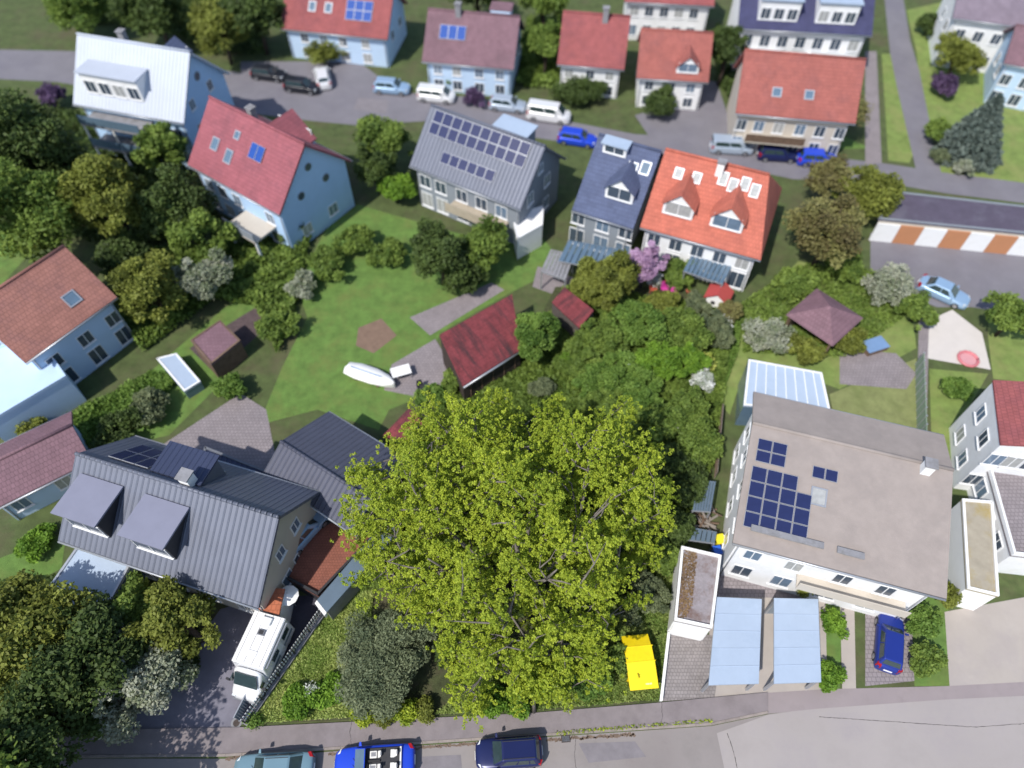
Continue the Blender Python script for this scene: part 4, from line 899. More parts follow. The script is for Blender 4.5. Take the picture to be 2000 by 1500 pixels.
make_car('silver-blue car on the brown terrace by the big grey house', cpos(590,1035,2.3), rad(56), 4.2, 1.7, 1.4, m_clb, 'hatch', detail=False).location.z = 1.62

# ------------------------------------------------------------ motorhome
fr_, bk_ = P(472,1345,1.2), P(528,1205,2.7); ax = (P(452,1300,2.75)+P(505,1312,2.75))/2 - (P(497,1188,2.75)+P(560,1205,2.75))/2
yaw = math.atan2(ax.y, ax.x); c0 = (P(497,1188,2.75)+P(560,1208,2.75))/2
root = empty('motorhome', (c0.x, c0.y, .02), yaw, 'white motorhome parked in the driveway beside the picket fence', 'motorhome')
hw = 1.08; root.scale = (.82, 1, 1)
MB().hexa([(0,-hw,.35),(4.35,-hw,.35),(4.35,hw,.35),(0,hw,.35)], [(.05,-hw,2.72),(3.95,-hw,2.72),(3.95,hw,2.72),(.05,hw,2.72)]).build('living_box', m_cwhite, root, bevel=.07)
MB().box(.1, 3.9, -hw+.06, hw-.06, 2.70, 2.75).build('roof_skin', m_whited, root)
for k in range(4): MB().box(.12, 3.88, -.78+k*.52-.015, -.78+k*.52+.015, 2.7505, 2.762).build('roof_seam', m_conc, root)
MB().box(.35,.95,-.35,.35,2.7505,2.93).build('roof_unit', m_frame, root, bevel=.05)
for sy in (-1,1): MB().box(.2,4.2,sy*(hw+.006)-.003,sy*(hw+.006)+.003,.9,1.15).build('side_stripe', m_metalb, root)
vt = MB().box(1.3,1.75,-.22,.22,2.752,2.86).build('roof_vent', m_vent, root, bevel=.03); MB().box(1.38,1.67,-.14,.14,2.861,2.88).build('vent_grid', m_dark, vt)
MB().box(2.9,3.35,-.3,.3,2.752,2.80).build('roof_hatch', m_whited, root, bevel=.02)
def rg(t, w_, z, z0=.35):
    half = [(t, w_*.95, z0), (t, w_, .6), (t, w_, z*.8), (t, w_*.88, z), (t, 0, z+.06)]; return half + [(a, -b, c_) for a, b, c_ in reversed(half[:-1])]
o = loft([(4.0,1.02,2.45),(4.4,1.0,2.35),(4.75,.98,1.9),(5.1,.97,1.42),(5.5,.95,1.24),(5.8,.88,1.1),(5.95,.7,.9),(5.98,.6,.7)], rg).build('cab', m_cwhite, root, smooth=True)
o.modifiers.new('s','SUBSURF').render_levels = 2
q = [Vector(p) for p in ((5.18,-.78,1.5),(5.18,.78,1.5),(4.52,.72,2.32),(4.52,-.72,2.32))]; n = Vector((.62,0,.5)).normalized()
MB().hexa([p_-n*.02 for p_ in q], [p_+n*.07 for p_ in q]).build('windscreen', m_carglass, root, bevel=.02)
for sy in (-1,1):
    MB().box(4.55,5.05, sy*1.0-.02, sy*1.0+.02, 1.35, 1.85).build('side_window', m_carglass, root)
    for xx in (.9, 2.6): MB().box(xx-.45,xx+.45, sy*(hw+.012)-.02, sy*(hw+.012)+.02, 1.5, 2.05).build('side_window', m_carglass, root)
    MB().box(4.95,5.1, sy*1.22-.12, sy*1.22+.12, 1.4, 1.7).build('mirror', m_dark, root, bevel=.02)
    MB().box(5.72,5.93, sy*.68-.14, sy*.68+.14, .85,1.02).build('headlight', m_lamp, root, bevel=.03)
    for xx in (1.0, 5.05): make_wheel(root, xx, sy*(.94), .33)
MB().box(1.6,1.62+.7, hw+.012, hw+.03, .5, 2.3).build('door', m_frame, root)
MB().tube([(.3,hw+.09,2.5),(3.8,hw+.09,2.5)], .07, 8).build('awning', m_alu, root)
MB().box(5.95,6.05,-.85,.85,.4,.62).build('bumper', m_vent, root, bevel=.03)

# ------------------------------------------------------------ vegetation
def leaves(name, pts, size, m_, parent, up=.35, kind=None, elong=1.5, rnd=None, rng=RNG):
    N_ = len(pts); n = rng.normal(size=(N_, 3)); n[:, 2] = np.abs(n[:, 2]) + up; n /= np.linalg.norm(n, axis=1)[:, None]
    r = rng.normal(size=(N_, 3)); t = np.cross(n, r); t /= np.linalg.norm(t, axis=1)[:, None] + 1e-9; b = np.cross(n, t)
    s = size * rng.uniform(.6, 1.3, N_)[:, None]; t = t * s * elong * .5; b = b * s * .5
    v = np.stack([pts - t, pts - b * .9, pts + t, pts + b * .9], 1).reshape(-1, 3).astype(np.float32)
    me = bpy.data.meshes.new(name); me.vertices.add(N_*4); me.vertices.foreach_set('co', v.ravel())
    me.loops.add(N_*4); me.loops.foreach_set('vertex_index', np.arange(N_*4, dtype=np.int32))
    me.polygons.add(N_); me.polygons.foreach_set('loop_start', np.arange(0, N_*4, 4, dtype=np.int32)); me.polygons.foreach_set('loop_total', np.full(N_, 4, np.int32))
    me.update(calc_edges=True)
    a = me.attributes.new('rnd', 'FLOAT', 'FACE')
    a.data.foreach_set('value', (rnd if rnd is not None else rng.random(N_)).astype(np.float32))
    me.materials.append(m_); o = bpy.data.objects.new(name, me); C.objects.link(o); o.parent = parent
    if kind: o['kind'] = kind
    return o

def crown_points(rx, ry, rz, cz, n, clumps, rc, rng, low=-.35):
    """leaf positions in uneven clumps spread over an ellipsoid's shell"""
    d = rng.normal(size=(clumps, 3)); d /= np.linalg.norm(d, axis=1)[:, None]; d[:, 2] = np.where(d[:, 2] < low, -d[:, 2], d[:, 2])
    rr = rng.uniform(.45, 1.02, clumps) ** .6
    cc = d * rr[:, None] * np.array([rx, ry, rz]) * .88
    an = np.arctan2(cc[:, 1], cc[:, 0]); f1, f2, f3 = rng.random(3) * 6.28
    cc *= (1 + .20*np.sin(2*an+f1) + .15*np.sin(3*an+f2) + .12*np.sin(7*an+f3))[:, None]; cc[:, 2] *= rng.uniform(.7, 1.2, clumps)
    cs = rc * rng.uniform(.35, 1.55, clumps); idx = rng.choice(clumps, n, p=cs**2/np.sum(cs**2))
    e = rng.normal(size=(n, 3)); e /= np.linalg.norm(e, axis=1)[:, None]; e *= (rng.random(n) ** .45)[:, None]
    p = cc[idx] + e * cs[idx][:, None] * np.array([1, 1, .75]); p[:, 2] += cz
    tone = rng.random(clumps)
    rnd = np.clip(.6 * tone[idx] + .4 * rng.random(n), 0, 1)
    keep = p[:, 2] > .05
    return p[keep], rnd[keep], cc + np.array([0, 0, cz])

SEED = [100]
def plant(label, cat, px, py, r_, h_, m_, n=4000, ls=.22, name=None, ry=None, trunk=True, base=None, clumps=None, rc=None, group=None, bark=None, z0=0, elong=1.5, up=.35, cone=False):
    """px, py: where the middle of the crown shows; r_: radius, h_: full height in metres"""
    SEED[0] += 1; rng = np.random.default_rng(SEED[0]); ry = ry or r_
    tree = cat in ('tree', 'conifer'); cz = h_ * (.60 if tree else .45); rz = h_ - cz
    c = P(px, py, cz); nm = name or (cat if cat != 'conifer' else 'conifer')
    root = empty(nm.replace(' ', '_'), (c.x, c.y, z0), 0, label, cat, group)
    clumps = clumps or int(30 + r_ * 14); rc = rc or max(.3, r_ * .26)
    if cone:
        t = rng.random(n) ** .6; ang = rng.random(n) * 6.283; lay = np.floor(t * 14) / 14
        rad_ = r_ * (t * .96 + .04) * (.55 + .45 * rng.random(n) ** .4) * (.8 + .2 * np.sin(ang * 9 + lay * 40)) 
        z = h_ * (1 - t * .94) - .12 * rad_ + rng.normal(size=n) * .08; p = np.stack([rad_ * np.cos(ang), rad_ * np.sin(ang), z], 1); rnd = rng.random(n) * .6 + (rad_ / r_) * .3
        cc = p[:8]
    else: p, rnd, cc = crown_points(r_, ry, rz, cz, n, clumps, rc, rng, -.35 if tree else -.1)
    leaves('crown' if tree else 'foliage', p, ls, m_, root, rnd=rnd, rng=rng, elong=elong, up=up)
    t_ = MB(); tr = .05 + h_ * .022
    if tree:
        t_.tube([(0,0,0), (.05*r_, .02, h_*.3), (0,.05*r_, h_*(.9 if cone else .6))], [tr*1.2, tr, tr*.4], 8)
        if not cone:
            for q in cc[::max(1, len(cc)//12)]:
                t_.tube([(0,0,h_*rng.uniform(.2,.45)), tuple(q*[.5,.5,.85]), tuple(q)], [tr*.5, tr*.3, tr*.1], 5)
        t_.build('trunk', bark or m_barkd, root, True)
    else:
        for q in cc[::max(1, len(cc)//7)]: t_.tube([(0,0,0), tuple(q*[.5,.5,.6]), tuple(q)], [tr*.5, tr*.3, tr*.12], 5)
        t_.build('stem', bark or m_barkd, root, True)
    return root

# --- the big maple
rng = np.random.default_rng(5)
outl = [(1085,752),(1135,845),(1195,812),(1268,882),(1322,960),(1305,1050),(1245,1095),(1222,1180),(1195,1270),(1165,1330),(1045,1352),(900,1374),(830,1342),(858,1280),(845,1215),(775,1205),(690,1165),(650,1080),(645,1010),(715,935),(735,872),(822,826),(900,806),(985,812),(1040,828)]
poly = np.array([P(a, b, 6.5)[:2] for a, b in outl])
def edge_dist(p):
    a = poly; b = np.roll(poly, -1, 0); d = b - a; best = None
    t = np.clip(((p[:, None] - a) * d).sum(-1) / (d**2).sum(-1), 0, 1); q = a + t[..., None] * d; dist = np.linalg.norm(p[:, None] - q, axis=-1).min(1)
    x, y = p[:, 0], p[:, 1]; ins = np.zeros(len(p), bool)
    for i in range(len(a)):
        x0, y0 = a[i]; x1, y1 = b[i]; c = ((y0 > y) != (y1 > y)) & (x < (x1-x0)*(y-y0)/(y1-y0+1e-12)+x0); ins ^= c
    return np.where(ins, dist, -dist)
mn, mx = poly.min(0), poly.max(0); cen = np.array([0.2, 15.6])
def topz(q, ed):
    return 5.4 + 9.2 * (1 - np.exp(-ed / 3.2)) + 1.5 * np.sin(q[:, 0]*.9+1) * np.sin(q[:, 1]*.8) * np.clip(ed/3, 0, 1)
cand = rng.random((7000, 2)) * (mx - mn) + mn; ed = edge_dist(cand); an = np.arctan2(cand[:, 1]-cen[1], cand[:, 0]-cen[0])
nz = .5 + .5*np.sin(an*9+1)*np.sin(an*5+.5) + .35*np.sin(an*17); ok = ed > .35 + 1.5*np.clip(nz, 0, 1); cand = cand[ok]; ed = ed[ok]
tz = topz(cand, ed) - rng.random(len(cand)) * .8; low = rng.random(len(cand)) < .33
tz = np.where(low, np.maximum(2.6, tz - rng.uniform(2.2, 6, len(cand))), tz); bough = np.column_stack([cand, tz]); bsel = []
for p_ in bough:                                     # boughs keep their distance, so dark gaps stay between them
    if len(bsel) and (np.linalg.norm((np.array(bsel) - p_) * [1, 1, .9], axis=1) < 1.52).any(): continue
    bsel.append(p_)
sel, axs, bt = [], [], []
for p_ in bsel:
    out = p_[:2] - cen; d0 = np.linalg.norm(out); out = out / (d0 + 1e-6); ax = np.array([out[0]*min(1, d0/7), out[1]*min(1, d0/7), .55]); ax /= np.linalg.norm(ax)
    s0 = rng.uniform(.6, 1.4); k = max(3, int(rng.integers(6, 9) * s0)); btone = rng.random()
    for j in range(k):
        u = rng.uniform(-.9, .95); wd = .50 * s0 * (1 - .55 * max(u, 0))
        sel.append(p_ + ax * u * s0 + rng.normal(size=3) * [wd, wd, wd*.6]); axs.append(ax); bt.append(btone)
sel = np.array(sel); axs = np.array(axs); print('boughs', len(bsel), 'tufts', len(sel))
maple = empty('maple_tree', (cen[0], cen[1], .1), 0, 'huge yellow-green maple filling the middle of the plot', 'tree')
org = np.array([cen[0], cen[1], .1])
K = 15; pts, rn = [], []
for p_, ax, tb in zip(sel, axs, bt):
    tone = .55*tb + .45*rng.random()
    m = int(K * rng.uniform(.6, 1.5))
    cl = p_ + rng.normal(size=(m, 3)) * [.24, .24, .18] + ax * (rng.uniform(-.6, .6, (m, 1)))   # elongated shoot of leaf rosettes
    for c_ in cl:
        k = rng.integers(12, 19); e = rng.normal(size=(k, 3)); e /= np.linalg.norm(e, axis=1)[:, None]
        pts.append(c_ + e * .125 * rng.uniform(.5, 1.1, (k, 1))); t2 = rng.random()
        rn.append(np.clip(.35*tone + .35*t2 + .3*rng.random(k), 0, 1))
pts = np.concatenate(pts) - org; rn = np.concatenate(rn); print('maple leaves', len(pts))
leaves('crown', pts, .105, l_maple, maple, rnd=rn, rng=rng, elong=1.15, up=.6)
tk = MB(); tk.tube([(0,0,-.1), (.1,.1,1.5), (0,.2,3.2)], [.55,.42,.36], 12)
stems = []
for k in range(7):
    a = k/7*6.283 + rng.uniform(-.3,.3); rr = rng.uniform(2.2, 4.2); e = np.array([rr*math.cos(a), rr*math.sin(a), rng.uniform(8, 10.5)])
    m1 = np.array([e[0]*.35, e[1]*.35, 5.2]); stems.append((m1, e)); tk.tube([(0,.15,2.6), tuple(m1), tuple(e)], [.26,.19,.1], 8)
    tk.tube([tuple(e), tuple(e*[1.25,1.25,1.25])], [.1,.04], 6)
tk.tube([(0,.2,3), (.2,.1,8), (-.1,.3,13.2)], [.3,.2,.06], 8)
tk.build('trunk', m_bark, maple, True)
br = MB(); nodes = [s[1] for s in stems] + [s[0] for s in stems] + [np.array([.2,.1,8.]), np.array([0,.2,11.]), np.array([0,.2,5.])]
nodes += [(s[0]+s[1])/2 for s in stems]
for i in range(0, len(sel), 2):
    q = sel[i] - org; nd = np.array(nodes); dd = np.linalg.norm(nd - q, axis=1) + np.where(nd[:, 2] > q[2] - .3, 4, 0); j = dd.argmin(); a = nd[j]
    L_ = dd[j]; mid = (a + q) / 2 + rng.normal(size=3) * .12 * min(L_, 3); mid[2] -= .05 * L_
    r0 = .035 + .012 * min(L_, 6)
    br.tube([tuple(a), tuple(mid), tuple(q + (q-mid)*.15)], [r0, r0*.65, .014], 5, cap=False)
    nodes.append(mid); nodes.append(q*.85 + mid*.15)
br.build('branches', m_bark, maple, True)['kind'] = 'stuff'
# slim pale trunk by the footway carrying the nearest shoots
c = P(1043,1390,.1); e_ = empty('young_tree', (c.x, c.y, .1), 0, 'slim pale-barked tree leaning out over the footway edge', 'tree')
MB().tube([(0,0,0), (-.05,.25,1.6), (.1,.8,3.4), (-.2,1.3,5.0)], [.13,.10,.07,.03], 8).build('trunk', m_bark, e_, True)
p, rnd, cc = crown_points(1.5, 1.2, 1.5, 4.2, 5200, 26, .5, rng); leaves('crown', p + [0,.9,0], .14, l_maple, e_, rnd=rnd, rng=rng)

# --- plants of the plot
TR, SH = 'tree', 'shrub'
plant('broad grey-green fine-leaved shrub at the plot front', SH, 755, 1285, 3.0, 3.4, leafmat('fine_grey_leaves', [(.08,.11,.06), (.12,.155,.08), (.16,.20,.10), (.22,.25,.14)]), 52000, .085, ry=3.2, clumps=140, rc=.66, elong=2.6, z0=.1)
plant('bright green low bush nearest the driveway gate', SH, 580, 1372, .95, 1.1, l_bright, 5000, .13, z0=.1)
plant('bright green bush with white flowers at the front left', SH, 625, 1362, .8, 1.1, l_bright, 3600, .13, z0=.1)
plant('small bright green bush right of the white-flowered one', SH, 655, 1345, .8, 1.2, l_bright, 3600, .13, z0=.1)
plant('little green weed clump at the fence foot', SH, 498, 1408, .38, .5, l_fresh, 900, .1, z0=.1)
plant('sprig of white flowers among the front left bushes', SH, 612, 1352, .35, 1.35, l_whiteb, 500, .08, z0=.1)
for i, (a, b, r_) in enumerate(((712,1392,.7),(752,1396,.75),(795,1394,.75),(830,1388,.6))):
    plant(['leftmost','second from left','third from left','rightmost'][i] + ' low olive hedge shrub beside the footway', SH, a, b, r_, .9, l_olive if i % 2 else l_maple, 2600, .11, z0=.1, group='low olive shrubs along the footway')
plant('deep green shrub under the maple by the footway', SH, 965, 1372, 1.0, 1.5, l_bright, 4200, .13, z0=.1)
plant('green undergrowth shrub left of the slim tree', SH, 1010, 1380, .8, 1.1, l_bright, 2800, .12, z0=.1)
plant('green undergrowth shrub between slim tree and yellow container', SH, 1145, 1335, 1.2, 1.5, l_fresh, 5600, .13, z0=.1)
plant('dark green shrub just left of the yellow container', SH, 1205, 1290, 1.0, 1.6, l_mid, 4200, .13, z0=.1)
plant('grey-green shrub behind the yellow container', SH, 1265, 1165, 1.3, 2.0, l_grey, 9000, .11, z0=.1, ry=1.7)
plant('bare grey twiggy shrub beside the container', SH, 1232, 1205, .7, 1.4, l_grey, 700, .09, z0=.1, bark=m_bark)
plant('dark ivy shrub in the maple shade at left', SH, 720, 1120, 1.2, 1.5, l_mid, 5000, .13, z0=.1)
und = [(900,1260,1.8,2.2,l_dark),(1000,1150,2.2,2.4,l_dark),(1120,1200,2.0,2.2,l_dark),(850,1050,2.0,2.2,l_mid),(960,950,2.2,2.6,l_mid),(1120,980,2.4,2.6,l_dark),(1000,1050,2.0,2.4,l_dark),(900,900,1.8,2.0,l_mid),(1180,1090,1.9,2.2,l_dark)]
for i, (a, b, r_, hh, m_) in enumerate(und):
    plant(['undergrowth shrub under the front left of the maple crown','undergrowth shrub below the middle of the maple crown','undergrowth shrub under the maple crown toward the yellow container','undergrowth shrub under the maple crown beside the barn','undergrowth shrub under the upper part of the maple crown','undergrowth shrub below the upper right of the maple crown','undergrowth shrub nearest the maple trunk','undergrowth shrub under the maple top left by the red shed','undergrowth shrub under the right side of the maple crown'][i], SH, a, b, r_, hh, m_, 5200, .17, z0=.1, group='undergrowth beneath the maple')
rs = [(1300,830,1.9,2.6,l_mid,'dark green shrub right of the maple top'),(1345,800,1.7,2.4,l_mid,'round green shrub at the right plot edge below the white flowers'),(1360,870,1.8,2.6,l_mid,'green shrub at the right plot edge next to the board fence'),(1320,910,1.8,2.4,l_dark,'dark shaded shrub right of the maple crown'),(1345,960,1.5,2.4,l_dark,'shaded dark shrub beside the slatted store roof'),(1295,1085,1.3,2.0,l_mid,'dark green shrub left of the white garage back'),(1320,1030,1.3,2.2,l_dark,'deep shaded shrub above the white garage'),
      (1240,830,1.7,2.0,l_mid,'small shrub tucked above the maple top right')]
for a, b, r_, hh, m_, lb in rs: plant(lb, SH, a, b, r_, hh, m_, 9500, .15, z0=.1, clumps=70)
mounds = [(1120,715,1.4,1.7,l_mid,'low bramble mound on the mown path bend'),(1060,760,1.0,1.2,l_grey,'dull weedy clump beside the dug soil'),(1250,770,1.9,2.4,l_fresh,'leafy shrub just above the maple top'),(1175,790,1.5,1.8,l_mid,'low green shrub above the maple between spikes'),(1245,640,2.7,3.6,l_fresh,'largest rounded green shrub in the upper plot'),(1180,660,2.1,2.8,l_mid,'green shrub left of the largest rounded one'),(1330,650,2.4,3.2,l_mid,'rounded green shrub below the play house'),(1395,650,1.6,2.6,l_grey,'grey-green shrub with lilac flowers at the right edge'),
          (1215,730,2.0,2.6,l_fresh,'bright rounded shrub above the maple spike'),(1140,690,1.6,2.0,l_mid,'low green shrub beside the mown path'),(1290,710,2.2,3.0,l_bright,'bright green shrub right of the bright rounded one'),(1340,710,1.7,2.6,l_bright,'bright green shrub beside the white flowers'),(1155,745,1.5,1.8,l_fresh,'low leafy bramble near the dug soil'),
          (1360,600,1.2,1.8,l_grey,'dull green shrub at the foot of the play house'),(1200,600,1.6,2.2,l_mid,'shrub in front of the olive tree'),(1420,615,1.2,2.0,l_brown,'brownish shrub right of the play house'),(1290,600,1.7,2.2,l_olive,'olive-tinged shrub below the pink chairs')]
for a, b, r_, hh, m_, lb in mounds: plant(lb, SH, a, b, r_, hh, m_, 14000, .15, z0=.1, clumps=90, rc=r_*.2)
plant('weeping fresh green willow beside the red shed', TR, 1047, 655, 1.5, 4.6, l_fresh, 24000, .13, ry=2.1, clumps=80, rc=.5, elong=2.6, z0=.1)
plant('olive green feathery conifer above the plot', TR, 1182, 556, 3.1, 5.2, l_olive, 34000, .16, ry=2.2, clumps=100, rc=.62, elong=2.6, bark=m_barkd)
plant('pink-purple flowering judas tree by the double house', TR, 1258, 520, 1.7, 4.6, l_purple, 9500, .14, clumps=70, rc=.42, bark=m_bark)
plant('pale grey bare shrub at the foot of the pink-purple tree', SH, 1278, 550, .8, 2.0, l_whiteb, 900, .1, bark=m_bark)
plant('bright green bush right of the pink-purple tree', SH, 1325, 535, 1.6, 2.6, l_mid, 9000, .15, ry=1.3)
plant('yellow-green flowering bush by the right plot edge', SH, 1380, 708, .75, 1.4, l_yellow, 1800, .12)
plant('white flowering shrub at the right plot edge', SH, 1372, 740, 1.2, 1.5, l_whiteb, 3000, .11)
plant('bluish flowering shrub on the right plot border', SH, 1412, 640, 1.0, 1.8, l_whiteb, 900, .1, clumps=40)
plant('thorny thin sapling by the red shed eave', TR, 1105, 705, .5, 1.8, l_bright, 500, .13)
plant('bush at the lower left corner of the red shed', SH, 885, 745, 1.0, 1.8, l_mid, 4200, .15)
plant('green bush left of the maple top by the dull crimson roof', SH, 845, 775, 1.2, 1.6, l_fresh, 5200, .15)

# --- grass of the plot and other ground cover (nobody could count it)
def cover(name, label, cat, polypx, n, m_, size=.16, hgt=.10, z=.11, up=-.2, el=2.4):
    pl = np.array([P(a, b, z)[:2] for a, b in polypx]); mn, mx = pl.min(0), pl.max(0); r = np.random.default_rng(len(label)); q = r.random((n*3, 2))*(mx-mn)+mn
    x, y = q[:, 0], q[:, 1]; ins = np.zeros(len(q), bool); b_ = np.roll(pl, -1, 0)
    for i in range(len(pl)):
        x0, y0 = pl[i]; x1, y1 = b_[i]; ins ^= ((y0 > y) != (y1 > y)) & (x < (x1-x0)*(y-y0)/(y1-y0+1e-12)+x0)
    q = q[ins][:n]; c = q.mean(0)
    tone = .5 + .5*np.sin(q[:, 0]*1.7 + 2*np.sin(q[:, 1]*.9))*np.cos(q[:, 1]*1.3)
    hh = hgt * (.3 + .9*r.random(len(q))) * (.5+tone)
    p = np.column_stack([q - c, z + hh]); o = leaves(name, p, size, m_, None, rnd=np.clip(.45*tone+.55*r.random(len(q)), 0, 1), rng=r, elong=el, up=up)
    o.location = (c[0], c[1], 0); tag(o, label, cat, kind='stuff'); return o
cover('dry_grass', 'dry yellowish grass on the bank by the picket fence', 'grass', [(490,1412),(634,1200),(740,1060),(720,1250),(690,1400)], 42000, l_dry, .11, .12)
cover('grass', 'rough green grass around the yellow container', 'grass', [(850,1395),(1100,1200),(1240,1050),(1330,1060),(1304,1230),(1290,1366),(1045,1386)], 60000, l_grass, .12, .15)
cover('undergrowth', 'mixed weeds and nettles covering the upper plot', 'weeds', [(740,900),(900,760),(1090,600),(1100,560),(1400,600),(1430,640),(1395,900),(1335,1050),(1200,1100),(1000,1150),(800,1150)], 90000, l_mid, .2, .35)
cover('grass', 'short green grass on the mown path past the red shed', 'grass', [(940,760),(1060,700),(1110,640),(1130,700),(1020,760)], 9000, l_grass, .14, .1)
cover('verge_weeds', 'yellow-green weeds along the kerb joint', 'weeds', [(1085,1436),(1390,1410),(1390,1405),(1085,1428)], 500, l_maple, .09, .04, z=.1)

o = cover('leaf_litter', 'brown fallen leaves and twigs lying on the flat garage roof', 'leaf litter', [(1330,1072),(1362,1078),(1352,1180),(1335,1215),(1320,1210)], 1100, leafmat('fallen_leaves', [(.10,.06,.03),(.18,.10,.05),(.26,.15,.07),(.3,.2,.1)]), .09, .02, z=2.71, up=1.5, el=1.8)
